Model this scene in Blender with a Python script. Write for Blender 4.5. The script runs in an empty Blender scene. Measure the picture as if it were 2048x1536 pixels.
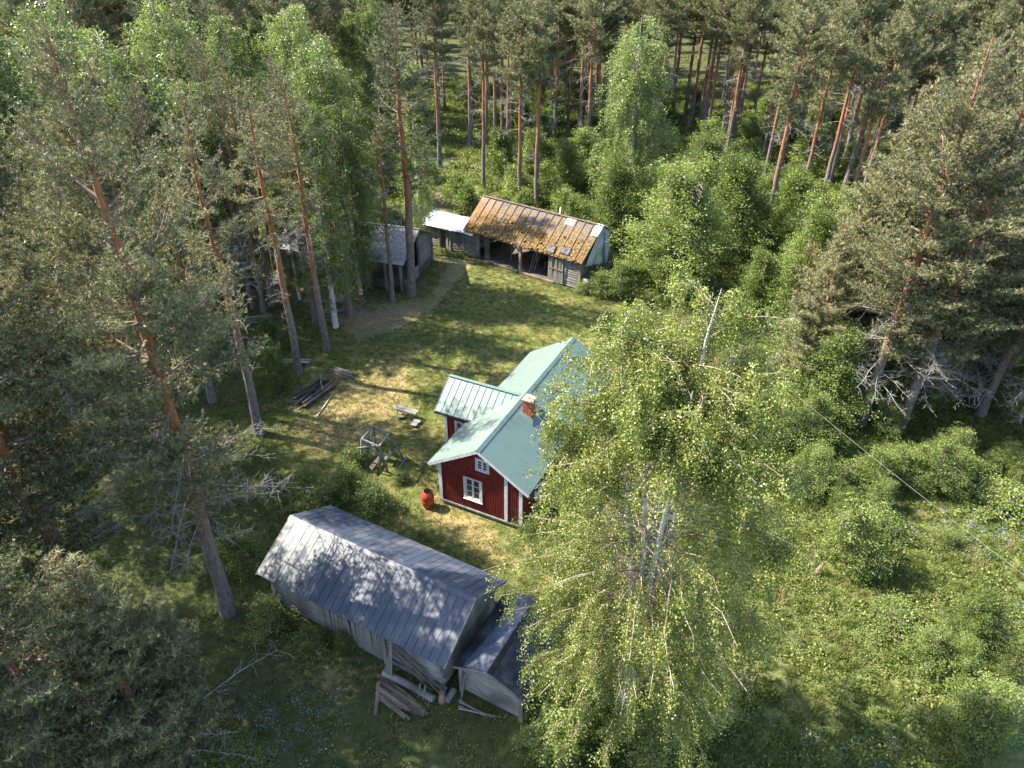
import bpy, math, random
import numpy as np
from mathutils import Matrix, Vector
RNG = np.random.default_rng(7)
random.seed(5)
sc = bpy.context.scene
col = sc.collection

# ------------------------------------------------------------------ camera
CAM_H, F_PX = 24.31, 1417.35                       # metres above the yard; focal length for a 2048 px wide frame
PITCH, ROLL = math.radians(33.326), math.radians(0.27)
_fw = np.array([0, math.cos(PITCH), -math.sin(PITCH)]); _u0 = np.array([0, math.sin(PITCH), math.cos(PITCH)])
_r = math.cos(ROLL) * np.array([1., 0, 0]) + math.sin(ROLL) * _u0
_u = -math.sin(ROLL) * np.array([1., 0, 0]) + math.cos(ROLL) * _u0
cd = bpy.data.cameras.new('camera'); cam = bpy.data.objects.new('camera', cd); col.objects.link(cam)
cd.sensor_width = 36; cd.lens = F_PX / 2048 * 36; cd.clip_start = .3; cd.clip_end = 4000
cam.matrix_world = Matrix(((_r[0], _u[0], -_fw[0], 0), (_r[1], _u[1], -_fw[1], 0), (_r[2], _u[2], -_fw[2], CAM_H), (0, 0, 0, 1)))
sc.camera = cam

def G(u, v, z=0.0):
    """the point of the level z that the surveyed photo position (u, v) shows"""
    d = _fw + _r * (u - 1024) / F_PX + _u * (768 - v) / F_PX
    t = (z - CAM_H) / d[2]
    return np.array([d[0] * t, d[1] * t, z])

# ------------------------------------------------------------------ light
SUN_AZ, SUN_EL = 163.0, 46.0                       # azimuth counted from +X
w = bpy.data.worlds.new('World'); sc.world = w; w.use_nodes = True
nt = w.node_tree; nt.nodes.clear()
sky = nt.nodes.new('ShaderNodeTexSky'); sky.sky_type = 'NISHITA'; sky.sun_disc = False
sky.sun_elevation = math.radians(SUN_EL); sky.sun_rotation = math.radians(90 - SUN_AZ)
bg = nt.nodes.new('ShaderNodeBackground'); bg.inputs[1].default_value = .135
wo = nt.nodes.new('ShaderNodeOutputWorld')
nt.links.new(sky.outputs[0], bg.inputs[0]); nt.links.new(bg.outputs[0], wo.inputs[0])
sl = bpy.data.lights.new('sun', 'SUN'); sl.energy = 5.0; sl.angle = math.radians(.55); sl.color = (1, .92, .78)
so = bpy.data.objects.new('sun', sl); col.objects.link(so)
sd = Vector((math.cos(math.radians(SUN_AZ)) * math.cos(math.radians(SUN_EL)), math.sin(math.radians(SUN_AZ)) * math.cos(math.radians(SUN_EL)), math.sin(math.radians(SUN_EL))))
so.rotation_euler = sd.to_track_quat('Z', 'Y').to_euler(); so.location = (-40, 20, 60)
sc.view_settings.view_transform = 'Standard'; sc.view_settings.look = 'None'
sc.view_settings.exposure = 1.88; sc.view_settings.gamma = 1; sc.view_settings.use_curve_mapping = False
sc.cycles.max_bounces = 6; sc.cycles.diffuse_bounces = 3; sc.cycles.transmission_bounces = 4; sc.cycles.transparent_max_bounces = 4

# ------------------------------------------------------------------ materials
class M:
    def __init__(s, name, rough=.8, spec=.3):
        s.m = bpy.data.materials.new(name); s.m.use_nodes = True; s.t = s.m.node_tree
        s.b = s.t.nodes['Principled BSDF']; s.b.inputs['Roughness'].default_value = rough
        s.b.inputs['Specular IOR Level'].default_value = spec
        s.out = s.t.nodes['Material Output']
    def n(s, ty, **k):
        x = s.t.nodes.new(ty)
        for a, b in k.items(): setattr(x, a, b)
        return x
    def l(s, a, b): s.t.links.new(a, b)
    def val(s, sock, v):
        if hasattr(v, 'is_linked'): s.l(v, sock)
        else: sock.default_value = v if not isinstance(v, tuple) or len(v) == 4 or sock.type == 'VECTOR' else v + (1,)
    def co(s, kind='Object', scale=(1, 1, 1), rot=(0, 0, 0)):
        t = s.n('ShaderNodeTexCoord'); m = s.n('ShaderNodeMapping'); m.inputs['Scale'].default_value = scale; m.inputs['Rotation'].default_value = rot
        s.l(t.outputs[kind], m.inputs[0]); return m.outputs[0]
    def noise(s, sc_=1., det=4, rough=.6, vec=None, dist=0.):
        x = s.n('ShaderNodeTexNoise'); x.inputs['Scale'].default_value = sc_; x.inputs['Detail'].default_value = det
        x.inputs['Roughness'].default_value = rough; x.inputs['Distortion'].default_value = dist
        if vec is not None: s.l(vec, x.inputs['Vector'])
        return x.outputs['Fac']
    def ramp(s, f, stops, interp='LINEAR'):
        x = s.n('ShaderNodeValToRGB'); s.l(f, x.inputs[0]); e = x.color_ramp.elements; x.color_ramp.interpolation = interp
        while len(e) < len(stops): e.new(.5)
        for q, (p, c) in zip(e, stops): q.position = p; q.color = (c if isinstance(c, tuple) else (c, c, c)) + (1,)
        return x.outputs[0]
    def mix(s, f, a, b, mode='MIX'):
        x = s.n('ShaderNodeMix', data_type='RGBA', blend_type=mode)
        s.val(x.inputs[0], f); s.val(x.inputs[6], a); s.val(x.inputs[7], b); return x.outputs[2]
    def math(s, op, a, b=0., clamp=False):
        x = s.n('ShaderNodeMath', operation=op, use_clamp=clamp); s.val(x.inputs[0], a); s.val(x.inputs[1], b); return x.outputs[0]
    def attr(s, name, out='Fac', ty='GEOMETRY'):
        return s.n('ShaderNodeAttribute', attribute_name=name, attribute_type=ty).outputs[out]
    def color(s, c): s.val(s.b.inputs['Base Color'], c); return s
    def bump(s, h, st=.5, d=.02):
        x = s.n('ShaderNodeBump'); x.inputs['Strength'].default_value = st; x.inputs['Distance'].default_value = d
        s.l(h, x.inputs['Height']); s.l(x.outputs[0], s.b.inputs['Normal']); return s

def leaf_mat(name, stops, trans=.3, rough=.5, spec=.35, tint=(1.25, 1.3, .6)):
    m = M(name, rough, spec)
    v = m.attr('var'); oi = m.n('ShaderNodeObjectInfo').outputs['Random']
    f = m.math('ADD', v, m.math('MULTIPLY', m.math('SUBTRACT', oi, .5), .34), True)
    c = m.ramp(f, stops); m.color(c)
    t = m.n('ShaderNodeBsdfTranslucent'); m.l(m.mix(1., c, tint, 'MULTIPLY'), t.inputs[0])
    x = m.n('ShaderNodeMixShader'); x.inputs[0].default_value = trans
    m.l(m.b.outputs[0], x.inputs[1]); m.l(t.outputs[0], x.inputs[2]); m.l(x.outputs[0], m.out.inputs[0])
    return m.m

def wood_mat(name, a, b, dark=(.03, .027, .024), grain=(1, 1, 1), sc_=6, rough=.85):
    m = M(name, rough, .2)
    v = m.co('Object', grain); oi = m.n('ShaderNodeObjectInfo').outputs['Random']
    g = m.noise(sc_, 6, .65, v, .3); big = m.noise(1.1, 3, .5, m.co('Object'))
    c = m.mix(m.ramp(g, [(.3, 0.), (.7, 1.)]), a, b)
    c = m.mix(m.math('MULTIPLY', m.ramp(big, [(.42, 0.), (.7, 1.)]), .55), c, dark)
    c = m.mix(.38, c, m.ramp(oi, [(0, (.35, .34, .33)), (1, (1., .98, .94))]), 'MULTIPLY')
    m.color(c); m.bump(g, .5, .012); return m.m

MT = {}
MT['birch_leaf'] = leaf_mat('birch_leaf', [(0, (.055, .075, .014)), (.45, (.16, .185, .038)), (.8, (.31, .335, .1)), (1, (.48, .5, .22))], .36, .42, .5, (1.15, 1.3, .6))
MT['birch_leaf_far'] = leaf_mat('birch_leaf_far', [(0, (.08, .115, .03)), (.5, (.165, .215, .06)), (1, (.34, .4, .17))], .34, .45, .45)
MT['leaf'] = leaf_mat('broad_leaf', [(0, (.05, .08, .015)), (.5, (.14, .19, .042)), (1, (.36, .4, .14))], .38, .5, .4)
MT['herb'] = leaf_mat('herb_leaf', [(0, (.05, .075, .016)), (.5, (.12, .155, .036)), (1, (.27, .28, .085))], .25, .6, .25)
MT['straw'] = leaf_mat('dry_grass', [(0, (.16, .12, .06)), (.5, (.3, .23, .12)), (1, (.42, .35, .2))], .2, .7, .2, (1, 1, 1))
MT['needle'] = leaf_mat('pine_needle', [(0, (.05, .062, .024)), (.45, (.17, .178, .078)), (.8, (.33, .325, .17)), (.93, (.36, .33, .19)), (1, (.5, .33, .17))], .12, .55, .3, (1.1, 1.1, .7))
MT['spruce'] = leaf_mat('spruce_needle', [(0, (.025, .05, .016)), (.5, (.06, .1, .03)), (1, (.15, .2, .05))], .12, .6, .2)
MT['blue'] = leaf_mat('blue_petal', [(0, (.25, .33, .5)), (1, (.5, .58, .72))], .3, .6, .2, (1, 1, 1))

m = M('pine_bark', .9, .15); tc = m.n('ShaderNodeTexCoord'); sp = m.n('ShaderNodeSeparateXYZ'); m.l(tc.outputs['Object'], sp.inputs[0])
g = m.noise(7, 5, .7, m.co('Object', (1.6, 1.6, .45))); h = m.math('ADD', sp.outputs[2], m.math('MULTIPLY', g, 3.5))
f = m.ramp(m.math('DIVIDE', h, 20.), [(.26, 0.), (.5, 1.)])
c1 = m.ramp(g, [(.3, (.07, .058, .05)), (.7, (.25, .22, .2))]); c2 = m.ramp(g, [(.3, (.16, .07, .035)), (.65, (.36, .165, .08)), (.85, (.43, .25, .15))])
m.color(m.mix(f, c1, c2)); m.bump(g, .9, .03); MT['pine_bark'] = m.m
m = M('birch_bark', .7, .3); g = m.noise(5, 4, .6, m.co('Object', (1, 1, 4.5))); g2 = m.noise(1.2, 3, .5, m.co('Object', (1, 1, 2.2)))
m.color(m.mix(m.ramp(g2, [(.5, 0.), (.66, .8)]), m.ramp(g, [(.36, (.05, .045, .04)), (.45, (.55, .52, .48)), (.8, (.8, .78, .74))]), (.2, .19, .17)))
m.bump(g, .3, .01); MT['birch_bark'] = m.m
m = M('twig_bark', .85, .2); m.color(m.ramp(m.noise(3, 3, .6, m.co('Object')), [(.3, (.1, .075, .055)), (.7, (.27, .22, .18))])); MT['twig'] = m.m
m = M('birch_twig', .8, .2); m.color(m.ramp(m.noise(1.5, 3, .6, m.co('Object')), [(.4, (.16, .1, .07)), (.6, (.45, .37, .32))])); MT['pink_twig'] = m.m
m = M('dead_wood', .85, .2); m.color(m.ramp(m.noise(4, 3, .6, m.co('Object')), [(.3, (.13, .11, .1)), (.7, (.36, .34, .32))])); MT['dead'] = m.m
MT['log'] = wood_mat('grey_log', (.17, .165, .15), (.36, .35, .32), grain=(1, 6, 6), sc_=3)
MT['plank'] = wood_mat('grey_plank', (.15, .145, .13), (.34, .325, .29), grain=(6, 6, 1), sc_=3)
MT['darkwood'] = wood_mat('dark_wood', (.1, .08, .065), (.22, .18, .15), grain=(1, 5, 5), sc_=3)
MT['brownwood'] = wood_mat('brown_wood', (.17, .11, .07), (.36, .27, .2), grain=(1, 6, 6), sc_=3)
MT['swing'] = wood_mat('weathered_board', (.16, .16, .155), (.34, .34, .33), grain=(3, 3, 3), sc_=3)

# barn roof: painted slate-blue felt boards, lichen towards the far end
m = M('slate_roof', .5, .45); v = m.co('Object', (7, 1, 1)); oi = m.n('ShaderNodeObjectInfo').outputs['Random']
g = m.noise(2, 5, .6, v); tc = m.n('ShaderNodeTexCoord')
c = m.mix(g, (.038, .051, .078), (.056, .07, .1)); c = m.mix(.22, c, m.ramp(oi, [(0, (.6, .6, .6)), (1, (1., 1., 1.))]), 'MULTIPLY')
wn = m.n('ShaderNodeNewGeometry').outputs['Position']
lich = m.noise(3.2, 6, .7, wn); spx = m.n('ShaderNodeSeparateXYZ'); m.l(wn, spx.inputs[0])
gx = m.ramp(m.math('DIVIDE', m.math('ADD', m.math('SUBTRACT', spx.outputs[0], m.math('MULTIPLY', spx.outputs[1], .54)), 24.), 8.), [(.3, 1.), (.85, .0)])
lf = m.math('MULTIPLY', m.ramp(lich, [(.47, 0.), (.56, 1.)]), m.attr('lichen', ty='OBJECT'))
c = m.mix(m.math('MULTIPLY', m.math('MULTIPLY', lf, gx), .85), c, (.19, .205, .165))
st = m.noise(1.3, 4, .6, wn); c = m.mix(m.math('MULTIPLY', m.ramp(st, [(.5, 0.), (.75, 1.)]), .5), c, (.24, .21, .2))
m.color(c); m.b.inputs['Roughness'].default_value = .45; m.bump(m.noise(3, 4, .6, m.co('Object', (9, 1, 1))), .5, .015); MT['slate'] = m.m
# cottage roof: sea green sheet metal
m = M('green_metal', .42, .4); wn = m.n('ShaderNodeNewGeometry').outputs['Position']
g = m.noise(1.5, 5, .6, wn); c = m.mix(g, (.085, .145, .13), (.14, .2, .178))
g2 = m.noise(9, 4, .6, m.co('Object', (1, 5, 1))); c = m.mix(m.math('MULTIPLY', m.math('MULTIPLY', m.ramp(g2, [(.57, 0.), (.64, 1.)]), m.attr('litter', ty='OBJECT')), .75), c, (.33, .15, .09))
st = m.noise(2.2, 6, .7, m.co('Object', (.35, 3, .35))); c = m.mix(m.math('MULTIPLY', m.ramp(st, [(.5, 0.), (.72, 1.)]), .5), c, (.2, .19, .16))
m.color(c); m.bump(m.noise(2, 2, .5, m.co('Object', (1, 8, 1))), .25, .02); MT['green'] = m.m
m = M('seam_metal', .5, .4); m.color((.12, .19, .2)); MT['seam'] = m.m
m = M('red_paint', .75, .2); g = m.noise(3, 5, .6, m.co('Object', (4, 4, 1))); tc = m.n('ShaderNodeTexCoord'); q_ = m.n('ShaderNodeSeparateXYZ'); m.l(tc.outputs['Object'], q_.inputs[0])
c = m.ramp(g, [(.3, (.12, .016, .013)), (.5, (.17, .026, .02)), (.75, (.23, .055, .042))]); c = m.mix(m.math('MULTIPLY', m.ramp(m.math('ADD', q_.outputs[2], m.math('MULTIPLY', g, .8)), [(.55, 1.), (1., 0.)]), .6), c, (.1, .065, .05)); m.color(c); MT['red'] = m.m
m = M('white_paint', .6, .3); g = m.noise(5, 4, .6, m.co('Object', (3, 3, 1))); m.color(m.ramp(g, [(.25, (.36, .36, .37)), (.6, (.64, .64, .64))])); MT['white'] = m.m
m = M('glass', .06, .6); m.color((.035, .045, .055)); MT['glass'] = m.m
m = M('curtain', .9, .1); m.color((.5, .5, .52)); MT['curtain'] = m.m
m = M('brick', .85, .2); oi = m.noise(12, 2, .5, m.co('Object')); m.color(m.ramp(oi, [(.3, (.22, .06, .03)), (.6, (.42, .13, .06)), (.8, (.45, .25, .17))])); MT['brick'] = m.m
m = M('mortar', .9, .1); m.color((.33, .27, .23)); MT['mortar'] = m.m
m = M('cap_metal', .7, .2); m.color((.27, .2, .18)); MT['cap'] = m.m
m = M('black_metal', .5, .4); m.color((.02, .022, .03)); MT['black'] = m.m
m = M('concrete', .9, .2); m.color(m.ramp(m.noise(4, 4, .6, m.co('Object')), [(.3, (.13, .13, .115)), (.7, (.25, .245, .22))])); MT['concrete'] = m.m
m = M('barrel_red', .38, .5); m.color(m.ramp(m.noise(6, 4, .6, m.co('Object')), [(.3, (.3, .035, .02)), (.7, (.42, .06, .035))])); MT['barrel'] = m.m
m = M('tractor_red', .45, .4); m.color((.6, .08, .03)); MT['tractor'] = m.m
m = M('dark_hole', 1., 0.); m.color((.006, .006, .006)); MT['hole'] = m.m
m = M('rubber', .9, .2); m.color((.02, .02, .02)); MT['rubber'] = m.m
def tarp(name, a, b, rough=.45):
    m = M(name, rough, .4); g = m.noise(2.5, 5, .6, m.co('Object')); m.color(m.mix(m.ramp(g, [(.35, 0.), (.65, 1.)]), a, b)); m.bump(m.noise(4, 3, .5, m.co('Object'), 1.), .6, .06); return m.m
MT['tarp_white'] = tarp('pale_tarp', (.3, .34, .37), (.52, .54, .55)); MT['tarp_grey'] = tarp('grey_tarp', (.33, .37, .38), (.45, .48, .47))
MT['tarp_blue'] = tarp('blue_tarp', (.03, .13, .38), (.05, .2, .5)); MT['plastic'] = tarp('dark_plastic', (.025, .027, .035), (.06, .06, .07), .6)
# shack felt
m = M('tar_felt', .38, .5); wn = m.n('ShaderNodeNewGeometry').outputs['Position']; g = m.noise(1.7, 6, .7, wn); g2 = m.noise(9, 3, .6, wn)
c = m.ramp(g, [(.4, (.015, .018, .024)), (.54, (.04, .047, .062)), (.72, (.1, .095, .095))]); c = m.mix(m.math('MULTIPLY', m.ramp(g2, [(.64, 0.), (.7, 1.)]), .5), c, (.14, .07, .04))
m.color(c); m.bump(g, .3, .02); MT['felt'] = m.m
m = M('blue_sheet', .42, .5); wn = m.n('ShaderNodeNewGeometry').outputs['Position']; g = m.noise(2.2, 5, .7, wn); m.color(m.ramp(g, [(.35, (.045, .06, .085)), (.7, (.11, .125, .155))])); MT['bluefelt'] = m.m
# mossy roof
m = M('mossy_roof', .85, .2); wn = m.n('ShaderNodeNewGeometry').outputs['Position']; g = m.noise(1.6, 6, .7, wn); g2 = m.noise(6.5, 5, .7, wn)
tc = m.n('ShaderNodeTexCoord'); so_ = m.n('ShaderNodeSeparateXYZ'); m.l(tc.outputs['Object'], so_.inputs[0])
base = m.ramp(g2, [(.3, (.085, .07, .062)), (.7, (.21, .17, .145))])
oi = m.attr('red', ty='OBJECT'); base = m.mix(m.math('MULTIPLY', oi, m.ramp(g, [(.4, .2), (.55, .9)])), base, (.5, .19, .13))
amt = m.math('ADD', m.math('ADD', g, m.math('MULTIPLY', m.math('SUBTRACT', g2, .5), .7)), m.math('MULTIPLY', so_.outputs[1], -.13))
mf = m.ramp(amt, [(.23, 0.), (.38, 1.)])
moss = m.ramp(g2, [(.36, (.04, .029, .022)), (.48, (.1, .06, .027)), (.58, (.25, .15, .032)), (.76, (.36, .26, .07))])
m.color(m.mix(mf, base, moss)); m.bump(g2, 1., .08); MT['moss'] = m.m
m = M('pale_shingle', .8, .2); wn = m.n('ShaderNodeNewGeometry').outputs['Position']; g = m.noise(5, 6, .7, wn)
m.color(m.ramp(g, [(.3, (.2, .18, .165)), (.6, (.42, .39, .36)), (.8, (.55, .48, .42))])); m.bump(g, .5, .03); MT['shingle'] = m.m

# ground
m = M('ground_cover', .95, .1); wn = m.n('ShaderNodeNewGeometry').outputs['Position']
mk = m.n('ShaderNodeSeparateColor'); m.l(m.attr('mask', 'Color'), mk.inputs[0])
n1 = m.noise(.55, 6, .65, wn); n2 = m.noise(3.2, 6, .7, wn); n3 = m.noise(16, 4, .7, wn)
forest = m.mix(m.ramp(n2, [(.35, 0.), (.65, 1.)]), (.04, .06, .018), (.1, .1, .04))
meadow = m.mix(m.ramp(n2, [(.35, 0.), (.68, 1.)]), (.07, .1, .03), (.19, .19, .07))
lawn = m.mix(m.ramp(n3, [(.3, 0.), (.7, 1.)]), (.07, .092, .023), (.155, .17, .052))
straw = m.mix(m.ramp(n3, [(.3, 0.), (.7, 1.)]), (.2, .15, .06), (.4, .31, .15))
lawn = m.mix(m.ramp(m.math('ADD', m.math('MULTIPLY', n1, .6), m.math('MULTIPLY', n2, .4)), [(.46, 0.), (.6, 1.)]), lawn, m.mix(.6, lawn, straw))
dirt = m.mix(m.ramp(n3, [(.36, 0.), (.64, 1.)]), (.17, .105, .072), (.47, .31, .22))
dirt = m.mix(m.ramp(n2, [(.48, 0.), (.66, .7)]), dirt, m.mix(n3, (.11, .085, .045), (.24, .17, .1)))
nn = m.math('MULTIPLY', m.math('SUBTRACT', n2, .5), .8)
def thr(s): return m.ramp(m.math('ADD', s, nn), [(.35, 0.), (.62, 1.)])
c = m.mix(thr(mk.outputs[2]), forest, meadow)
c = m.mix(thr(mk.outputs[0]), c, lawn)
c = m.mix(thr(m.attr('dry')), c, straw)
c = m.mix(m.ramp(m.math('ADD', m.math('ADD', mk.outputs[1], m.math('MULTIPLY', m.math('SUBTRACT', n3, .5), .9)), m.math('MULTIPLY', m.math('SUBTRACT', n2, .5), 1.9)), [(.3, 0.), (.85, 1.)]), c, dirt)
m.color(c); m.bump(m.math('ADD', n2, m.math('MULTIPLY', n3, .7)), .9, .09); MT['ground'] = m.m

# ------------------------------------------------------------------ mesh helpers
def mk_mesh(name, V, F, mat, var=None, smooth=False):
    V = np.asarray(V, np.float32); F = np.asarray(F, np.int32)
    me = bpy.data.meshes.new(name); k = F.shape[1]
    me.vertices.add(len(V)); me.vertices.foreach_set('co', V.ravel())
    me.loops.add(F.size); me.loops.foreach_set('vertex_index', F.ravel())
    me.polygons.add(len(F)); me.polygons.foreach_set('loop_start', np.arange(0, F.size, k, dtype=np.int32))
    if smooth: me.polygons.foreach_set('use_smooth', np.ones(len(F), bool))
    me.update(calc_edges=True)
    if var is not None:
        a = me.attributes.new('var', 'FLOAT', 'FACE'); a.data.foreach_set('value', np.asarray(var, np.float32))
    me.materials.append(mat); return me

class MB:
    """collects boxes, tubes and free faces; build() links them as one mesh object"""
    def __init__(s): s.v = []; s.f = []
    def add(s, V, F):
        o = len(s.v); s.v += [tuple(map(float, p)) for p in V]; s.f += [tuple(i + o for i in q) for q in F]; return s
    def box(s, a, b):
        (x0, y0, z0), (x1, y1, z1) = a, b
        return s.add([(x0, y0, z0), (x1, y0, z0), (x1, y1, z0), (x0, y1, z0), (x0, y0, z1), (x1, y0, z1), (x1, y1, z1), (x0, y1, z1)],
                     [(3, 2, 1, 0), (4, 5, 6, 7), (0, 1, 5, 4), (1, 2, 6, 5), (2, 3, 7, 6), (3, 0, 4, 7)])
    def beam(s, p, q, w=.1, h=.1, up=(0, 0, 1)):
        p, q = np.array(p, float), np.array(q, float); d = q - p; d /= np.linalg.norm(d); u = np.array(up, float)
        if abs(d @ u) > .97: u = np.array([1., 0, 0])
        x = np.cross(d, u); x /= np.linalg.norm(x); y = np.cross(x, d)
        c = [(-1, -1), (1, -1), (1, 1), (-1, 1)]
        V = [p + x * a * w / 2 + y * b * h / 2 for a, b in c] + [q + x * a * w / 2 + y * b * h / 2 for a, b in c]
        return s.add(V, [(3, 2, 1, 0), (4, 5, 6, 7), (0, 1, 5, 4), (1, 2, 6, 5), (2, 3, 7, 6), (3, 0, 4, 7)])
    def slab(s, P, t=.02):
        """a plate with outline P (any polygon, ccw from outside) of thickness t going inwards"""
        P = np.array(P, float); n = np.cross(P[1] - P[0], P[-1] - P[0]); n /= np.linalg.norm(n); k = len(P); Q = P - n * t
        return s.add(list(P) + list(Q), [tuple(range(k)), tuple(range(2 * k - 1, k - 1, -1))] + [(i, i + k, (i + 1) % k + k, (i + 1) % k) for i in range(k)])
    def tube(s, pts, rad, n=8, cap=True):
        pts = np.array(pts, float); k = len(pts); rad = np.broadcast_to(rad, (k,)); T = np.gradient(pts, axis=0)
        T /= np.linalg.norm(T, axis=1)[:, None] + 1e-9; ref = np.array([0, 0, 1.]) if abs(T[0][2]) < .9 else np.array([1., 0, 0])
        X = np.cross(T, ref); X /= np.linalg.norm(X, axis=1)[:, None]; Y = np.cross(T, X); a = np.arange(n) * 2 * math.pi / n
        V = (pts[:, None] + rad[:, None, None] * (np.cos(a)[None, :, None] * X[:, None] + np.sin(a)[None, :, None] * Y[:, None])).reshape(-1, 3)
        F = [(i * n + j, i * n + (j + 1) % n, (i + 1) * n + (j + 1) % n, (i + 1) * n + j) for i in range(k - 1) for j in range(n)]
        if cap and n > 2: F += [tuple(range(n - 1, -1, -1)), tuple((k - 1) * n + j for j in range(n))]
        return s.add(V, F)
    def mesh(s, name, mat, smooth=False):
        me = bpy.data.meshes.new(name); me.from_pydata(s.v, [], s.f); me.materials.append(mat)
        if smooth: me.polygons.foreach_set('use_smooth', [True] * len(me.polygons))
        me.update(); return me
    def build(s, name, mat, parent=None, smooth=False, **k): return obj(name, s.mesh(name, mat, smooth), parent, **k)

def obj(name, me, parent=None, loc=None, rot=None, kind=None, label=None):
    o = bpy.data.objects.new(name, me); col.objects.link(o)
    if parent is not None: o.parent = parent
    if loc is not None: o.location = loc
    if rot is not None: o.rotation_euler = rot
    if kind: o['kind'] = kind
    if label: o['label'] = label
    return o
def tag(o, label, cat, group=None, kind=None):
    o['label'] = label; o['category'] = cat
    if group: o['group'] = group
    if kind: o['kind'] = kind
    return o
def thing(name, label, cat, loc, yaw=0, group=None, scale=None):
    o = bpy.data.objects.new(name, None); col.objects.link(o); o.location = loc; o.rotation_euler = (0, 0, yaw); o.empty_display_size = .3
    if scale: o.scale = (scale,) * 3
    return tag(o, label, cat, group)

def inpoly(X, Y, P):
    r = np.zeros(np.shape(X), bool); n = len(P)
    for i in range(n):
        x0, y0 = P[i][:2]; x1, y1 = P[(i + 1) % n][:2]
        if y0 == y1: continue
        c = ((y0 > Y) != (y1 > Y)) & (X < (x1 - x0) * (Y - y0) / (y1 - y0) + x0); r ^= c
    return r
def pdist(X, Y, P):
    """signed distance to polygon P, positive inside"""
    d = np.full(np.shape(X), 1e9); n = len(P)
    for i in range(n):
        a = np.array(P[i][:2]); b = np.array(P[(i + 1) % n][:2]); e = b - a
        t = np.clip(((X - a[0]) * e[0] + (Y - a[1]) * e[1]) / (e @ e), 0, 1)
        d = np.minimum(d, np.hypot(X - a[0] - t * e[0], Y - a[1] - t * e[1]))
    return np.where(inpoly(X, Y, P), d, -d)
def poly(*uv): return [G(*p) for p in uv]

# places of the buildings (base point, yaw)
HOUSE = ((-3.47, 26.26), -.457); BARN = ((-9.247, 21.738), -.4938); SHED = ((-4.0, 57.2), -.635); OLD = ((-18.6, 52.9), -.30)
def L2W(B, a, b, z=0):
    (x, y), t = B; c, s = math.cos(t), math.sin(t); return np.array([x + a * c - b * s, y + a * s + b * c, z])
FOOT = [[L2W(HOUSE, *p) for p in ((-.1, 0), (4.5, 0), (4.5, 11.1), (-.1, 11.1))], [L2W(HOUSE, *p) for p in ((-2, 3.3), (0, 3.3), (0, 6.4), (-2, 6.4))],
        [L2W(BARN, *p) for p in ((.2, -2), (8.8, -2), (8.8, 2), (.2, 2))], [L2W(BARN, *p) for p in ((9.1, -1.6), (12.1, -1.6), (12.1, 2), (9.1, 2))],
        [L2W(SHED, *p) for p in ((-5, -.2), (11.6, -.2), (11.6, 5.2), (-5, 5.2))], [L2W(OLD, *p) for p in ((0, 0), (10, 0), (10, 6), (0, 6))]]
CLEAR = poly((560, 940), (575, 800), (610, 700), (700, 640), (820, 585), (880, 520), (960, 520), (1150, 590), (1300, 600), (1330, 700), (1150, 1180), (1010, 1160), (850, 1060), (600, 1010))
DIRT = [poly((660, 660), (560, 590), (460, 590), (430, 540), (600, 540), (760, 600), (850, 590), (880, 530), (850, 500), (970, 520), (930, 560), (900, 600), (860, 640), (800, 665), (720, 690)),
        poly((580, 800), (600, 750), (660, 745), (690, 765), (650, 800), (615, 830)), poly((860, 380), (930, 400), (920, 440), (850, 420), (830, 390))]
DRY = poly((830, 1020), (870, 985), (1000, 1060), (1010, 1150), (960, 1110), (850, 1050))
DRY2 = poly((560, 1330), (700, 1290), (740, 1340), (700, 1420), (620, 1400))
DRY3 = poly((560, 860), (640, 770), (760, 700), (840, 700), (850, 760), (800, 900), (700, 900), (620, 960))
MEADOW = poly((1560, 800), (2300, 1000), (2600, 1700), (1200, 1700), (1300, 1400), (1500, 1200))
BACKMEADOW = poly((860, 260), (1000, 270), (960, 400), (840, 370), (800, 300))
PATCH = poly((1420, 500), (1540, 520), (1560, 560), (1460, 600), (1380, 560))

# ------------------------------------------------------------------ ground
def gaxis(lo, hi, st, far): 
    a = list(np.arange(lo, hi, st)); s = st; x = hi
    while x < far: a.append(x); s *= 1.35; x += s
    s = st; x = lo - st; b = []
    while x > -far: b.append(x); s *= 1.35; x -= s
    return np.array(b[::-1] + a)
def gh(X, Y):
    h = .07 * np.sin(X * .45 + 1) * np.cos(Y * .38) + .05 * np.sin(X * 1.1 + Y * .9) 
    keep = np.ones(np.shape(X))
    for P in FOOT: keep = np.minimum(keep, np.clip((-pdist(X, Y, P)) / 2., 0, 1))
    return h * keep - .0
gx_, gy_ = gaxis(-55, 60, .5, 1800), gaxis(2, 112, .5, 1800)
X, Y = np.meshgrid(gx_, gy_); Z = gh(X, Y)
ny, nx = X.shape; idx = np.arange(nx * ny).reshape(ny, nx)
F = np.stack([idx[:-1, :-1], idx[:-1, 1:], idx[1:, 1:], idx[1:, :-1]], -1).reshape(-1, 4)
gme = mk_mesh('ground', np.stack([X, Y, Z], -1).reshape(-1, 3), F, MT['ground'], smooth=True)
def soft(P, w=1.5): return np.clip(pdist(X, Y, P) / w + .5, 0, 1)
lawn = soft(CLEAR, 3); dirt = np.maximum.reduce([soft(P, 5.) for P in DIRT]); mead = np.maximum(soft(MEADOW, 3), soft(BACKMEADOW, 3)); lawn = np.maximum(lawn, .9 * soft(PATCH, 2))
dirt = np.clip(dirt, 0, 1) * .66; dry = np.maximum.reduce([soft(DRY, 2) * .8, soft(DRY2, 3) * .6, soft(DRY3, 3) * .62])
ca = gme.attributes.new('mask', 'FLOAT_COLOR', 'POINT'); ca.data.foreach_set('color', np.stack([lawn, dirt, mead, np.ones_like(lawn)], -1).astype(np.float32).ravel())
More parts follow.
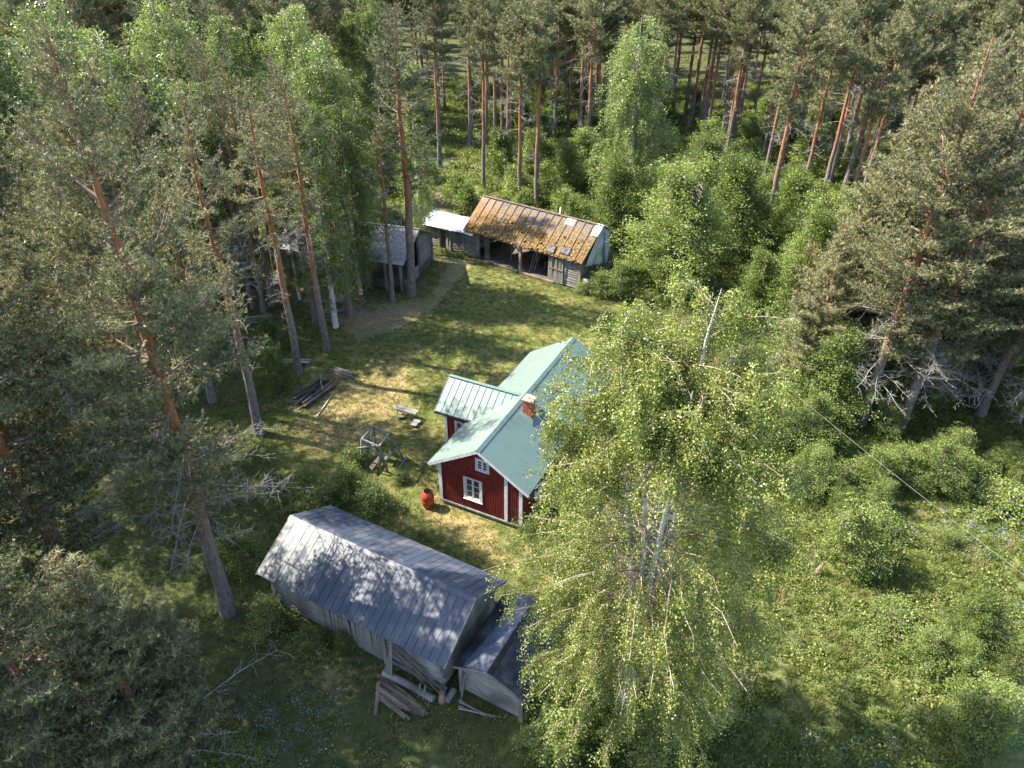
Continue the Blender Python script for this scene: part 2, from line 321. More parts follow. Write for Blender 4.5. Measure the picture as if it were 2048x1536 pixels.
da = gme.attributes.new('dry', 'FLOAT', 'POINT'); da.data.foreach_set('value', dry.astype(np.float32).ravel())
g = obj('ground', gme, kind='structure'); g['label'] = 'grassy yard and forest floor with dry and bare earthy patches'

# ------------------------------------------------------------------ building helpers
def logs(par, p0, p1, z0, z1, n, mat='log', name='log', over=.18, rr=None):
    """a wall of stacked squared logs between two plan points"""
    p0, p1 = np.array(p0, float), np.array(p1, float); d = p1 - p0; L = np.linalg.norm(d); an = math.atan2(d[1], d[0]); h = (z1 - z0) / n
    for i in range(n):
        b = MB(); ov = over * random.uniform(.4, 1.2); t = .075; hh = h * .47
        x0, x1 = -ov, L + ov; w1 = random.uniform(-.015, .015)
        sec = [(-t, -hh * .55), (-t * .5, -hh), (t * .5, -hh), (t, -hh * .55), (t, hh * .55), (t * .5, hh), (-t * .5, hh), (-t, hh * .55)]
        xs = [x0, x0 + (x1 - x0) * .5, x1]; V = []
        for k, x in enumerate(xs): V += [(x, y + (w1 if k == 1 else 0), z + random.uniform(-.012, .012)) for y, z in sec]
        F = [(k * 8 + j, k * 8 + (j + 1) % 8, (k + 1) * 8 + (j + 1) % 8, (k + 1) * 8 + j) for k in range(2) for j in range(8)] + [tuple(range(7, -1, -1)), tuple(range(16, 24))]
        b.add(V, F); b.build(name, MT[mat], par, loc=(p0[0], p0[1], z0 + h * (i + .5)), rot=(0, 0, an))
def planks(par, p0, p1, z0, z1, wid=.14, mat='plank', name='plank', jit=.02, lean=.0, gap=.012, zv=.04, th=.025, ztop=None):
    p0, p1 = np.array(p0, float), np.array(p1, float); d = p1 - p0; L = np.linalg.norm(d); an = math.atan2(d[1], d[0]); n = max(1, int(round(L / wid)))
    for i in range(n):
        q = p0 + d * (i + .5) / n; zt = (ztop((i + .5) / n) if ztop else z1) + random.uniform(-zv, zv)
        ww = (L / n - gap) / 2; m_ = MB().box((-ww, -th / 2, 0), (ww, th / 2, zt - z0))
        m_.build(name, MT[mat], par, loc=(q[0], q[1], z0 + random.uniform(-zv, zv) * .5), rot=(random.uniform(-lean, lean), random.uniform(-jit, jit), an))
def window(par, org, ux, nrm, w_, h_, cols=2, rows=3, trim=.09, cap=True):
    """casement window: trim boards, sashes, glazing bars and one pane per light; org = lower left corner on the wall"""
    org, ux, nrm = (np.array(q, float) for q in (org, ux, nrm)); uz = np.array([0, 0, 1.])
    R = Matrix((tuple(ux), tuple(nrm), (0, 0, 1))).transposed().to_4x4(); R.translation = Vector(org + nrm * .028)
    wn_ = MB().box((0, -.02, 0), (trim, .035, h_)).box((w_ - trim, -.02, 0), (w_, .035, h_)).box((trim, -.02, 0), (w_ - trim, .035, trim)).box((trim, -.02, h_ - trim), (w_ - trim, .035, h_))
    o = wn_.build('window', MT['white'], par); o.matrix_local = R
    i0, i1, j0, j1 = trim + .02, w_ - trim - .02, trim + .02, h_ - trim - .02; cw = (i1 - i0) / cols; fr = MB()
    for c_ in range(cols):
        a = i0 + c_ * cw; fr.box((a, -.01, j0), (a + .045, .02, j1)).box((a + cw - .045, -.01, j0), (a + cw, .02, j1)).box((a + .045, -.01, j0), (a + cw - .045, .02, j0 + .05)).box((a + .045, -.01, j1 - .05), (a + cw - .045, .02, j1))
        rh = (j1 - j0 - .1) / rows
        for r_ in range(rows):
            zb = j0 + .05 + r_ * rh
            if r_: fr.box((a + .045, -.005, zb - .012), (a + cw - .045, .015, zb + .012))
            MB().box((a + .045, -.012, zb + .012), (a + cw - .045, -.004, zb + rh - .012)).build('pane', MT['glass'], o)
    fr.build('frame', MT['white'], o)
    if cap:
        MB().box((-.05, 0, h_), (w_ + .05, .09, h_ + .035)).build('lintel', MT['red'], o); MB().box((-.02, .035, -.02), (w_ + .02, .08, 0)).build('sill', MT['white'], o)
    return o

# ------------------------------------------------------------------ the red cottage
H = thing('cottage', 'red board cottage with white corners and a sea-green metal roof under the big birch', 'cottage', L2W(HOUSE, 0, 0), HOUSE[1])
EA, RA, WA, ZE, ZR, SL, OV, LN = -.455, 2.255, 4.864, 2.537, 4.235, .6267, .28, 11.3
def rz(a): return ZE + SL * (a - EA) if a < RA else ZR - SL * (a - RA)
WW, B1 = 4.42, 11.0
fd = MB().box((.03, .03, -.3), (WW - .03, B1 - .03, .3)); fd.build('foundation', MT['concrete'], H)
wl = MB()
for b0, b1 in ((0, .12), (B1 - .12, B1)):
    P = [(0, .3), (WW, .3), (WW, rz(WW) - .09), (RA, ZR - .09), (0, rz(0) - .09)]
    V = [(x, b0, z) for x, z in P] + [(x, b1, z) for x, z in P]
    wl.add(V, [(0, 1, 2, 3, 4), (9, 8, 7, 6, 5)] + [(i + 5, (i + 1) % 5 + 5, (i + 1) % 5, i) for i in range(5)])
wl.box((0, .12, .3), (.12, B1 - .12, rz(0) - .1)).box((WW - .12, .12, .3), (WW, B1 - .12, rz(WW) - .1)); wl.build('wall', MT['red'], H)
bt = MB(); x = .1
while x < WW - .05:
    top = rz(x) - .1
    if 2.0 < x < 2.78: bt.box((x - .018, -.03, 2.42), (x + .018, -.002, 2.84)); bt.box((x - .018, -.03, .31), (x + .018, -.002, .88)) if 1.34 < x < 2.36 else bt.box((x - .018, -.03, .31), (x + .018, -.002, 2.42))
    elif 1.32 < x < 2.36: bt.box((x - .018, -.03, .31), (x + .018, -.002, .88)); bt.box((x - .018, -.03, 2.34), (x + .018, -.002, top))
    else: bt.box((x - .018, -.03, .31), (x + .018, -.002, top))
    x += .1
bt.build('batten', MT['red'], H, kind='stuff')
bt = MB(); y = .1
while y < B1: bt.box((-.03, y - .018, .31), (-.002, y + .018, 2.62)); bt.box((WW + .002, y - .018, .31), (WW + .03, y + .018, 2.7)); y += .12
bt.build('batten', MT['red'], H, kind='stuff')
MB().box((.0, -.045, 2.62), (WW, -.03, 2.68)).build('trim_board', MT['red'], H)
for a, zt in ((0, rz(0) - .12), (3.56, rz(3.56) - .12), (WW - .1, rz(WW) - .12)):
    MB().box((a - .04, -.06, .25), (a + .13, -.032, zt)).build('corner_board', MT['white'], H)
MB().box((-.06, -.06, .25), (-.032, .14, rz(0) - .1)).build('corner_board', MT['white'], H)
MB().box((-.05, -.08, .2), (WW + .05, -.02, .29)).build('base_board', MT['concrete'], H)
window(H, (1.34, 0, .9), (1, 0, 0), (0, -1, 0), 1.0, 1.42, 2, 3, .1)
window(H, (2.02, 0, 2.86), (1, 0, 0), (0, -1, 0), .72, .74, 2, 3, .075, False)
for yb in (1.3, 7.2, 9.2): window(H, (WW, yb + 1, .95), (0, -1, 0), (1, 0, 0), 1.0, 1.4, 2, 3, .1)
window(H, (0, 1.2, .95), (0, 1, 0), (-1, 0, 0), 1.0, 1.4, 2, 3, .1)
# roof
rf = MB(); T = .09
P = [(EA + .02, rz(EA + .02) - .035), (RA, ZR - .035), (WA - .02, rz(WA - .02) - .035)]; Q = [(a, z - T) for a, z in P]
V = [(a, b, z) for b in (-OV + .02, LN - .02) for a, z in P + Q[::-1]]
rf.add(V, [(0, 1, 2, 3, 4, 5), (11, 10, 9, 8, 7, 6)] + [(i + 6, (i + 1) % 6 + 6, (i + 1) % 6, i) for i in range(6)])
R_ = rf.build('roof', MT['darkwood'], H)
NP = 20; pw = (LN + OV) / NP
pm = [MB().slab([(EA, 0, ZE), (RA, 0, ZR), (RA, pw - .012, ZR), (EA, pw - .012, ZE)][::-1], .022), MB().slab([(RA, 0, ZR), (WA, 0, rz(WA)), (WA, pw - .012, rz(WA)), (RA, pw - .012, ZR)][::-1], .022)]
def fixn(mb): 
    me = mb; return me
pm = [q.mesh('roof_panel', MT['green']) for q in pm]
for me in pm:
    bpy_n = me.polygons[0].normal
for i in range(NP):
    for k in (0, 1):
        o = obj('roof_panel', pm[k], R_, loc=(0, -OV + i * pw, random.uniform(-.003, .003))); o['litter'] = 1.0 if k == 0 else .0
sm = MB()
for i in range(NP + 1):
    y = -OV + i * pw - .006
    for a0, a1 in ((EA, RA), (RA, WA)): sm.beam((a0, y, rz(a0) + .012), (a1, y, (ZR if a1 == RA else rz(a1)) + .012), .016, .03)
sm.build('seam', MT['seam'], R_, kind='stuff')
MB().slab([(RA - .14, -OV - .02, rz(RA - .14) + .03), (RA, -OV - .02, ZR + .035), (RA, LN, ZR + .035), (RA - .14, LN, rz(RA - .14) + .03)][::-1], .02).slab([(RA, -OV - .02, ZR + .035), (RA + .14, -OV - .02, rz(RA + .14) + .03), (RA + .14, LN, rz(RA + .14) + .03), (RA, LN, ZR + .035)][::-1], .02).build('ridge_cap', MT['green'], R_)
for y in (-OV, LN):
    for a0, a1 in ((EA, RA), (RA, WA)): MB().beam((a0, y, rz(a0) - .07), (a1, y, (ZR if a1 == RA else rz(a1)) - .07), .03, .15).build('barge_board', MT['white'], R_)
for a in (EA - .05, WA + .05): MB().tube([(a, -OV - .06, rz(EA) - .05), (a, LN, rz(EA) - .05)], .05, 8).build('gutter', MT['black'], H)
# porch
PA, PB, PR, PZE, PZR = -2.25, 3.27, 4.915, 2.79, 4.03; PSL = (PZR - PZE) / (PR - PB)
pwl = MB().box((-1.8, 3.55, .3), (-.005, 3.65, 2.93)).box((-1.8, 6.2, .3), (-.005, 6.3, 2.93)); P = [(3.65, .3), (6.2, .3), (6.2, 2.95), (PR, PZR - .12), (3.65, 2.95)]
pwl.add([(x, y, z) for x in (-1.8, -1.7) for y, z in P], [(0, 1, 2, 3, 4), (9, 8, 7, 6, 5)] + [(i + 5, (i + 1) % 5 + 5, (i + 1) % 5, i) for i in range(5)])
pwl.build('porch_wall', MT['red'], H)
MB().box((-1.84, 3.51, .25), (-1.68, 3.545, 2.85)).box((-1.84, 3.545, .25), (-1.805, 3.7, 2.85)).build('corner_board', MT['white'], H)
bt = MB()
for i in range(17): bt.box((-1.65 + i * .1, 3.525, .31), (-1.615 + i * .1, 3.549, 2.85)) if not -1.22 < -1.63 + i * .1 < -.4 else None
bt.build('batten', MT['red'], H, kind='stuff')
window(H, (-1.2, 3.55, 1.1), (1, 0, 0), (0, -1, 0), .8, 1.3, 2, 3, .09)
pr = MB().slab([(PA + .02, PB + .02, PZE - .03), (.0, PB + .02, PZE - .03), (1.9, PR, PZR - .03), (PA + .02, PR, PZR - .03)], .07).slab([(PA + .02, PR, PZR - .03), (1.9, PR, PZR - .03), (.0, 2 * PR - PB, PZE - .03), (PA + .02, 2 * PR - PB, PZE - .03)], .07).build('porch_roof', MT['darkwood'], H)
n = 11; a0 = PA; sm = MB()
def lowb(a): return PB if a < -.05 else PB + (a + .05) / 1.98 * (PR - PB)
for i in range(n):
    x0 = PA + (1.9 - PA) * i / n; x1 = PA + (1.9 - PA) * (i + 1) / n - .012
    for s_ in (1, -1):
        f_ = (lambda b: b) if s_ == 1 else (lambda b: 2 * PR - b)
        q = [(x0, f_(lowb(x0)), PZE + PSL * (lowb(x0) - PB)), (x1, f_(lowb(x1)), PZE + PSL * (lowb(x1) - PB)), (x1, PR * 1., PZR), (x0, PR * 1., PZR)]
        if s_ == -1: q = q[::-1]
        o = MB().slab(q, .02).build('roof_panel', MT['green'], pr); o['litter'] = .25
    sm.beam((x0, lowb(x0), PZE + PSL * (lowb(x0) - PB) + .014), (x0, PR, PZR + .014), .016, .03)
sm.build('seam', MT['seam'], pr, kind='stuff')
MB().beam((PA, PR, PZR + .02), (1.9, PR, PZR + .02), .2, .03).build('ridge_cap', MT['green'], pr)
MB().beam((PA - .02, PB - .03, PZE - .07), (-.1, PB - .03, PZE - .07), .05, .1).build('gutter', MT['black'], pr)
for s_ in (1, -1):
    MB().beam((PA, PB if s_ == 1 else 2 * PR - PB, PZE - .08), (PA, PR, PZR - .08), .03, .14).build('barge_board', MT['white'], pr)
# chimney
CA0, CA1, CB0, CB1, CZ = 2.72, 3.18, 3.56, 4.02, 4.80
ch = MB().box((CA0 + .012, CB0 + .012, 3.3), (CA1 - .012, CB1 - .012, CZ)).build('chimney', MT['mortar'], H)
bk = MB(); zc = 3.45; odd = 0
while zc < CZ - .06:
    for s_ in range(4):
        for i in range(2):
            t0 = i * .235 + (.0 if odd else .0); l = .222
            if s_ == 0: bk.box((CA0 + t0, CB0 + random.uniform(-.004, .004), zc), (CA0 + t0 + l, CB0 + .03, zc + .062))
            if s_ == 1: bk.box((CA1 - .03, CB0 + t0 + .002, zc), (CA1 + random.uniform(-.004, .004), CB0 + t0 + l, zc + .062))
            if s_ == 2: bk.box((CA0 + t0, CB1 - .03, zc), (CA0 + t0 + l, CB1, zc + .062))
            if s_ == 3: bk.box((CA0, CB0 + t0 + .002, zc), (CA0 + .03, CB0 + t0 + l, zc + .062))
    zc += .075
bk.build('brick', MT['brick'], ch, kind='stuff')
e = .07; cx, cy = (CA0 + CA1) / 2, (CB0 + CB1) / 2
cp = MB().box((CA0 - e, CB0 - e, CZ), (cx - .05, CB1 + e, CZ + .05)).box((cx + .05, CB0 - e, CZ), (CA1 + e, CB1 + e, CZ + .05)).box((cx - .05, CB0 - e, CZ), (cx + .05, cy - .05, CZ + .05)).box((cx - .05, cy + .05, CZ), (cx + .05, CB1 + e, CZ + .05))
cp.build('cap', MT['cap'], ch); MB().box((cx - .05, cy - .05, CZ - .002), (cx + .05, cy + .05, CZ + .006)).build('flue', MT['black'], ch)
MB().slab([(CA0 - .16, CB0 - .22, rz(CA0 - .16) + .03), (CA1 + .18, CB0 - .22, rz(CA1 + .18) + .03), (CA1 + .1, CB0 - .005, rz(CA1 + .1) + .22), (CA0 - .1, CB0 - .005, rz(CA0 - .1) + .12)], .02).build('flashing', MT['green'], ch)
ld = MB()
for b in (4.2, 4.62): ld.beam((2.95, b, rz(2.95) + .12), (4.75, b, rz(4.75) + .12), .035, .05)
for i in range(9):
    a = 3.0 + i * .2; ld.beam((a, 4.2, rz(a) + .12), (a, 4.62, rz(a) + .12), .03, .03)
for a in (3.05, 3.9, 4.65):
    for b in (4.2, 4.62): ld.beam((a, b, rz(a) + .02), (a, b, rz(a) + .11), .03, .03)
ld.build('roof_ladder', MT['black'], H)
MB().box((-.9, 3.0, 0), (-.2, 3.45, .12)).build('door_step', MT['concrete'], H)

# ------------------------------------------------------------------ grey log barn in front
B = thing('log_barn', 'long grey log barn with slate-blue panelled roof, dappled by pine shade', 'barn', L2W(BARN, 0, 0), BARN[1])
BL, BW, BE, BR = 9.05, 2.275, 2.079, 3.369; BSL = (BR - BE) / BW
W0, W1, WB = .45, 8.6, 1.85
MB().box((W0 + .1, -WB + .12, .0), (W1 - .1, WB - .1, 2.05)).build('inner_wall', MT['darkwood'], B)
logs(B, (W0, -WB), (3.0, -WB), .12, 2.15, 10); logs(B, (W1, -WB), (W1, WB), .12, 2.15, 10); logs(B, (W0, WB), (W0, -WB), .12, 2.15, 10)
logs(B, (6.1, -WB), (W1, -WB), .35, 2.15, 9)
planks(B, (2.95, -WB - .1), (6.1, -WB - .1), .05, 2.2, .105, jit=.03, lean=.04, zv=.05)
for x in (W0 + .05, 3.0, 6.1): MB().box((x - .08, -WB - .2, 0), (x + .08, -WB - .02, 2.2)).build('post', MT['plank'], B)
MB().tube([(3.0, -WB - .02, .06), (8.8, -WB - .02, .1)], .1, 8).build('sill_log', MT['log'], B)
for s_ in (0, 1):
    xx = W0 if not s_ else W1
    planks(B, (xx, -WB), (xx, WB), 2.05, 3.2, .16, ztop=lambda t: BR - .12 - abs(t - .5) * 2 * WB * BSL, jit=0, zv=.0)
R2 = MB().slab([(.03, -BW + .03, BE - .02), (BL - .03, -BW + .03, BE - .02), (BL - .03, 0, BR - .035), (.03, 0, BR - .035)], .05).slab([(.03, 0, BR - .035), (BL - .03, 0, BR - .035), (BL - .03, BW - .03, BE - .02), (.03, BW - .03, BE - .02)], .05).build('roof', MT['darkwood'], B)
n = 26; pw = BL / n
pa = MB().slab([(0, -BW, BE), (pw - .022, -BW, BE), (pw - .022, 0, BR), (0, 0, BR)], .02).mesh('roof_panel', MT['slate']); pb = MB().slab([(0, 0, BR), (pw - .022, 0, BR), (pw - .022, BW, BE), (0, BW, BE)], .02).mesh('roof_panel', MT['slate'])
for i in range(n):
    o = obj('roof_panel', pa, R2, loc=(i * pw + .01, 0, random.uniform(-.006, .008))); o['lichen'] = 1.0
    o = obj('roof_panel', pb, R2, loc=(i * pw + .01, 0, random.uniform(-.004, .004))); o['lichen'] = .05
for y0, y1, z0 in ((-.17, 0, BR), (0, .17, BR)):
    o = MB().slab([(-.02, y0, BR + .03 - abs(y0) * BSL), (BL + .02, y0, BR + .03 - abs(y0) * BSL), (BL + .02, y1, BR + .03 - abs(y1) * BSL), (-.02, y1, BR + .03 - abs(y1) * BSL)], .025).build('ridge_board', MT['slate'], R2); o['lichen'] = 1.2
for x in (.0, BL):
    for s_ in (-1, 1): MB().beam((x, s_ * BW, BE - .06), (x, 0, BR - .06), .035, .13).build('barge_board', MT['plank'], R2)
# things leaning on and lying under the barn
for i in range(5):
    x = 6.3 + i * .11; y = -WB - .25 - i * .03
    p = MB().tube([(0, 0, 0), (.35 - i * .12, .42, 1.95)], .035, 6).build('pole', MT['plank'], None, loc=L2W(BARN, x, y - .35), rot=(0, 0, BARN[1]))
    tag(p, ['leftmost', 'second from left', 'middle', 'fourth from left', 'rightmost'][i] + ' of the five grey poles leaning on the log barn', 'pole', 'poles leaning on the log barn')
for i, (xa, za, xb, zb) in enumerate(((6.4, 1.7, 8.9, .25), (6.5, 1.4, 8.7, .15), (6.6, 1.15, 8.4, .1))):
    p = MB().beam((0, 0, za), (xb - xa, -.1, zb), .035, .1).build('board', MT['darkwood'], None, loc=L2W(BARN, xa, -WB - .16 - i * .05), rot=(0, 0, BARN[1]))
    tag(p, ['highest', 'middle', 'lowest'][i] + ' of the three long grey boards slanting down towards the near barn corner', 'board', 'slanting boards by the barn corner')
p = MB().tube([(0, 0, .16), (1.1, .05, .17), (2.3, 0, .16)], .14, 10).build('fallen_log', MT['log'], None, loc=L2W(BARN, 6.3, -WB - .62), rot=(0, 0, BARN[1])); tag(p, 'thick pale log lying along the foot of the log barn', 'log')
for i in range(2):
    p = MB().tube([(0, 0, 0), (.08, .1, .8)], .035, 6).build('stake', MT['plank'], None, loc=L2W(BARN, 8.0 + i * .22, -WB - .75), rot=(0, 0, BARN[1])); tag(p, ['left', 'right'][i] + ' one of two short grey stakes at the near corner of the log barn', 'stake', 'stakes at the barn corner')
p = MB().tube([(0, 0, 0), (.02, 0, .35), (0, .02, .5)], [.16, .12, .1], 9).build('stump', MT['brownwood'], None, loc=L2W(BARN, 8.85, -WB - .45)); tag(p, 'brown stump set under the near corner of the log barn', 'stump')
p = MB().tube([(0, 0, .13), (0, .5, .13)], .13, 10).build('log_end', MT['log'], None, loc=L2W(BARN, 9.05, -WB - .42), rot=(0, 0, BARN[1])); tag(p, 'short log lying end-on between the barn and the tar-roofed shack', 'log')

# ------------------------------------------------------------------ shack beside the barn
SK = thing('shack', 'low grey board shack with patched dark tar-felt roof beside the log barn', 'shack', L2W(BARN, 9.1, -1.75), BARN[1])
a1, d1, zl, zr_, za, ar = 3.0, 3.85, 1.6, 1.5, 2.2, 1.5
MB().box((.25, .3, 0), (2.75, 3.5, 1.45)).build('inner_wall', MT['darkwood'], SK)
n = 9
for i in range(n):
    z0 = .08 + i * .165; z1 = z0 + .155; xr = 2.85; MB().box((.18, .2 + random.uniform(-.012, .012), z0), (xr, .235, z1)).build('plank', MT['log'], SK)
    MB().box((2.83, .24, z0), (2.865, 3.5, z1)).build('plank', MT['log'], SK)
MB().add([(.18, .2, 1.56), (2.85, .2, 1.5), (2.85, .2, 1.52), (1.5, .2, 2.1), (.18, .2, 1.62), (.18, .24, 1.56), (2.85, .24, 1.5), (2.85, .24, 1.52), (1.5, .24, 2.1), (.18, .24, 1.62)], [(0, 1, 2, 3, 4), (9, 8, 7, 6, 5)] + [(i + 5, (i + 1) % 5 + 5, (i + 1) % 5, i) for i in range(5)]).build('gable_board', MT['plank'], SK)
for x in (.2, 2.7): MB().box((x - .07, .08, 0), (x + .09, .19, 1.5)).build('post', MT['plank'], SK)
rk = MB().slab([(0, 0, zl), (ar, 0, za), (ar, d1, za), (0, d1, zl)], .06).slab([(ar, 0, za), (a1, 0, zr_), (a1, d1, zr_), (ar, d1, za)], .06).build('roof', MT['felt'], SK)
MB().slab([(.35, .05, zl + .15), (ar - .12, .05, za - .04), (ar - .1, d1 - .6, za - .035), (.75, d1 - .7, zl + .31)], .006).build('roofing_sheet', MT['bluefelt'], rk, label='blue-grey smooth roofing sheet')
MB().slab([(ar - .1, -.02, za + .0), (ar + .09, -.02, za + .0), (ar + .09, d1, za + .0), (ar - .1, d1, za + .0)], .03).build('ridge_strip', MT['rubber'], rk)
MB().beam((-.02, -.02, zl - .05), (ar, -.02, za - .05), .03, .1).beam((ar, -.02, za - .05), (a1, -.02, zr_ - .05), .03, .1).build('barge_board', MT['plank'], rk)
p = MB().tube([(0, 0, 0), (.02, .28, 1.2)], .03, 6).build('pole', MT['plank'], None, loc=L2W(BARN, 9.45, -1.9), rot=(0, 0, BARN[1])); tag(p, 'thin pole leaning on the gable of the tar-roofed shack', 'pole')
for i in range(6):
    p = MB().tube([(0, 0, .05 + i % 3 * .06), (1.1 + i * .07, -.15 + i * .04, .06 + i % 3 * .05)], .03, 6).build('stick', MT['plank'], None, loc=L2W(BARN, 9.4 + i * .04, -1.95 - i * .08), rot=(0, 0, BARN[1] + i * .05)); tag(p, 'grey stick in the heap at the foot of the shack gable, ' + ['nearest the wall', 'second from the wall', 'third from the wall', 'fourth from the wall', 'fifth from the wall', 'farthest from the wall'][i], 'stick', 'sticks heaped below the shack gable')

# ------------------------------------------------------------------ long mossy shed at the back
S = thing('open_shed', 'long open-fronted log shed with mossy brown roof at the back of the lawn', 'shed', L2W(SHED, 0, 0), SHED[1])
SLn, SW, SE, SR, SO = 11.37, 2.54, 2.39, 4.53, .31; SSL = (SR - SE) / (SW + SO)
def sz(b): return SR - abs(b - SW) * SSL
planks(S, (.8, 5.0), (11.3, 5.0), .0, 2.4, .2, jit=.0, mat='plank'); logs(S, (SLn, 0), (SLn, 5.05), .05, 2.35, 11, over=.12)
logs(S, (10.0, .0), (SLn, .0), .05, 2.3, 11, over=.12); logs(S, (0.0, .0), (1.35, .0), .05, 2.3, 11, over=.12); logs(S, (.05, 5.), (.05, 0), .05, 2.3, 11, over=.1)
logs(S, (5.9, 2.2), (5.9, 5.0), .05, 2.2, 10, over=.05)
planks(S, (SLn, .0), (SLn, 5.05), 2.3, 4., .2, ztop=lambda t: SR - .12 - abs(t * 5.05 - SW) * SSL, jit=0, zv=0)
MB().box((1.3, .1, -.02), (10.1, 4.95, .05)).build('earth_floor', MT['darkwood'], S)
MB().beam((1.2, -.02, 2.3), (10.2, -.02, 2.22), .14, .18).build('front_beam', MT['plank'], S)
for x, wd in ((1.35, .24), (5.76, .2), (8.6, .1)): MB().box((x - wd / 2, -.12, 0), (x + wd / 2, .1, 2.25)).build('post', MT['plank'], S)
MB().beam((5.76, -.02, 1.6), (5.2, -.02, 2.2), .08, .08).build('brace', MT['plank'], S)
MB().beam((5.9, -.25, .1), (9.2, -.25, .1), .16, .14).build('sill_log', MT['brownwood'], S); MB().beam((2.8, -.2, .08), (5.6, -.2, .08), .16, .12).build('sill_log', MT['brownwood'], S)
planks(S, (8.7, -.16), (10.0, -.16), .1, 2.2, .13, jit=.03, lean=.03)
MB().beam((8.6, -.2, 1.3), (10.0, -.2, 1.25), .05, .08).build('ledge', MT['brownwood'], S)
MB().box((SLn + .02, -.15, 0), (SLn + .2, -.0, 2.3)).build('post', MT['brownwood'], S, label='dark cracked corner post')
R3 = MB().slab([(0, -SO, SE - .04), (SLn + SO, -SO, SE - .04), (SLn + SO, SW, SR - .04), (0, SW, SR - .04)], .05).slab([(0, SW, SR - .04), (SLn + SO, SW, SR - .04), (SLn + SO, 2 * SW + SO, SE - .04), (0, 2 * SW + SO, SE - .04)], .05).build('roof', MT['darkwood'], S)
n = 16; pw = (SLn + SO) / n
for i in range(n):
    ed = -SO - random.uniform(-.1, .06) if i > 1 else -SO
    yy = [ed, ed + .8, 1.6, SW]; zz = [sz(q) + random.uniform(-.012, .012) for q in yy]; mb = MB()
    for k in range(3): mb.slab([(0, yy[k], zz[k]), (pw - .015, yy[k], zz[k] + random.uniform(-.01, .01)), (pw - .015, yy[k + 1], zz[k + 1]), (0, yy[k + 1], zz[k + 1])], .025)
    o = mb.build('roof_panel', MT['moss'], R3, loc=(i * pw, 0, 0)); o['red'] = [.9, .8, .25][i] if i < 3 else 0.
    o = MB().slab([(0, SW, SR), (pw - .015, SW, SR), (pw - .015, 2 * SW + SO, SE), (0, 2 * SW + SO, SE)], .025).build('roof_panel', MT['moss'], R3, loc=(i * pw, 0, 0)); o['red'] = 0.
    if i: MB().beam((i * pw - .008, -SO, SE + .035), (i * pw - .008, SW - .02, SR + .035), .05, .05).build('roof_lath', MT['brownwood'], R3)
MB().beam((0, SW, SR + .04), (SLn + SO, SW, SR + .04), .26, .03).build('ridge_board', MT['darkwood'], R3)
for x in (-.01, SLn + SO + .01): MB().beam((x, -SO, SE - .07), (x, SW, SR - .07), .03, .13).beam((x, SW, SR - .07), (x, 2 * SW + SO, SE - .07), .03, .13).build('barge_board', MT['plank'], R3)
ms = MB()
for i in range(110):
    x = random.uniform(.6, SLn + .2); y = random.choice([-SO + random.uniform(-.05, .1), random.uniform(-SO, 1.2)]); r = random.uniform(.05, .16)
    ms.tube([(x, y, sz(y) - .01), (x + .01, y - .01, sz(y) + r * .35), (x, y, sz(y) + r * .6)], [r, r * .85, r * .3], 7)
ms.build('moss', MT['moss'], R3, smooth=True, kind='stuff')
# lower log extension on the left with a pale tarpaulin roof
X = thing('log_store', 'low log store with a doorway under a pale tarpaulin roof left of the mossy shed', 'shed', L2W(SHED, -4.7, 0), SHED[1])
logs(X, (.1, 0), (1.75, 0), .05, 1.8, 9, over=.1); logs(X, (2.55, 0), (4.5, 0), .05, 2.0, 9, over=.05); logs(X, (.1, 1.9), (.1, 0), .05, 1.8, 9, over=.1)
MB().box((1.75, .15, 0), (2.55, .2, 1.75)).build('door', MT['darkwood'], X)
for x in (1.7, 2.6): MB().box((x - .07, -.12, 0), (x + .07, .06, 1.85)).build('post', MT['plank'], X)
planks(X, (2.62, -.16), (3.1, -.16), 0, 1.3, .12, jit=.06, lean=.05)
def cloth(name, mat, par, P00, P10, P11, P01, nx=18, ny=8, amp=.04, seed=1, th=.012, **k):
    r = np.random.default_rng(seed); P = [np.array(q, float) for q in (P00, P10, P11, P01)]; s = np.linspace(0, 1, nx)[:, None, None]; t = np.linspace(0, 1, ny)[None, :, None]
    Q = P[0] * (1 - s) * (1 - t) + P[1] * s * (1 - t) + P[2] * s * t + P[3] * (1 - s) * t; nn = np.cross(P[1] - P[0], P[3] - P[0]); nn /= np.linalg.norm(nn)
    ww = sum(np.sin(s * r.uniform(4, 22) + t * r.uniform(-8, 8) + r.uniform(0, 6)) for _ in range(5)) / 3 + r.normal(0, .25, (nx, ny, 1)); Q = Q + nn * (ww * amp + .02)
    V = np.concatenate([Q.reshape(-1, 3), (Q - nn * th).reshape(-1, 3)]); N = nx * ny; F = []
    for i in range(nx - 1):
        for j in range(ny - 1):
            a = i * ny + j; F.append((a, a + ny, a + ny + 1, a + 1)); F.append((a + 1 + N, a + ny + 1 + N, a + ny + N, a + N))
    bd = [(i * ny, (i + 1) * ny) for i in range(nx - 1)] + [((nx - 1) * ny + j, (nx - 1) * ny + j + 1) for j in range(ny - 1)] + [(i * ny + ny - 1, (i - 1) * ny + ny - 1) for i in range(nx - 1, 0, -1)] + [(j, j - 1) for j in range(ny - 1, 0, -1)]
    F += [(a, a + N, b + N, b) for a, b in bd]; return obj(name, mk_mesh(name, V, F, MT[mat], smooth=True), par, **k)
MB().slab([(-.3, -.35, 1.75), (5.6, -.35, 2.05), (5.6, 1.5, 2.75), (-.3, 1.5, 2.45)], .06).slab([(-.3, 1.5, 2.45), (5.4, 1.5, 2.75), (5.4, 3.2, 2.05), (-.3, 3.2, 1.75)], .06).build('roof', MT['darkwood'], X)
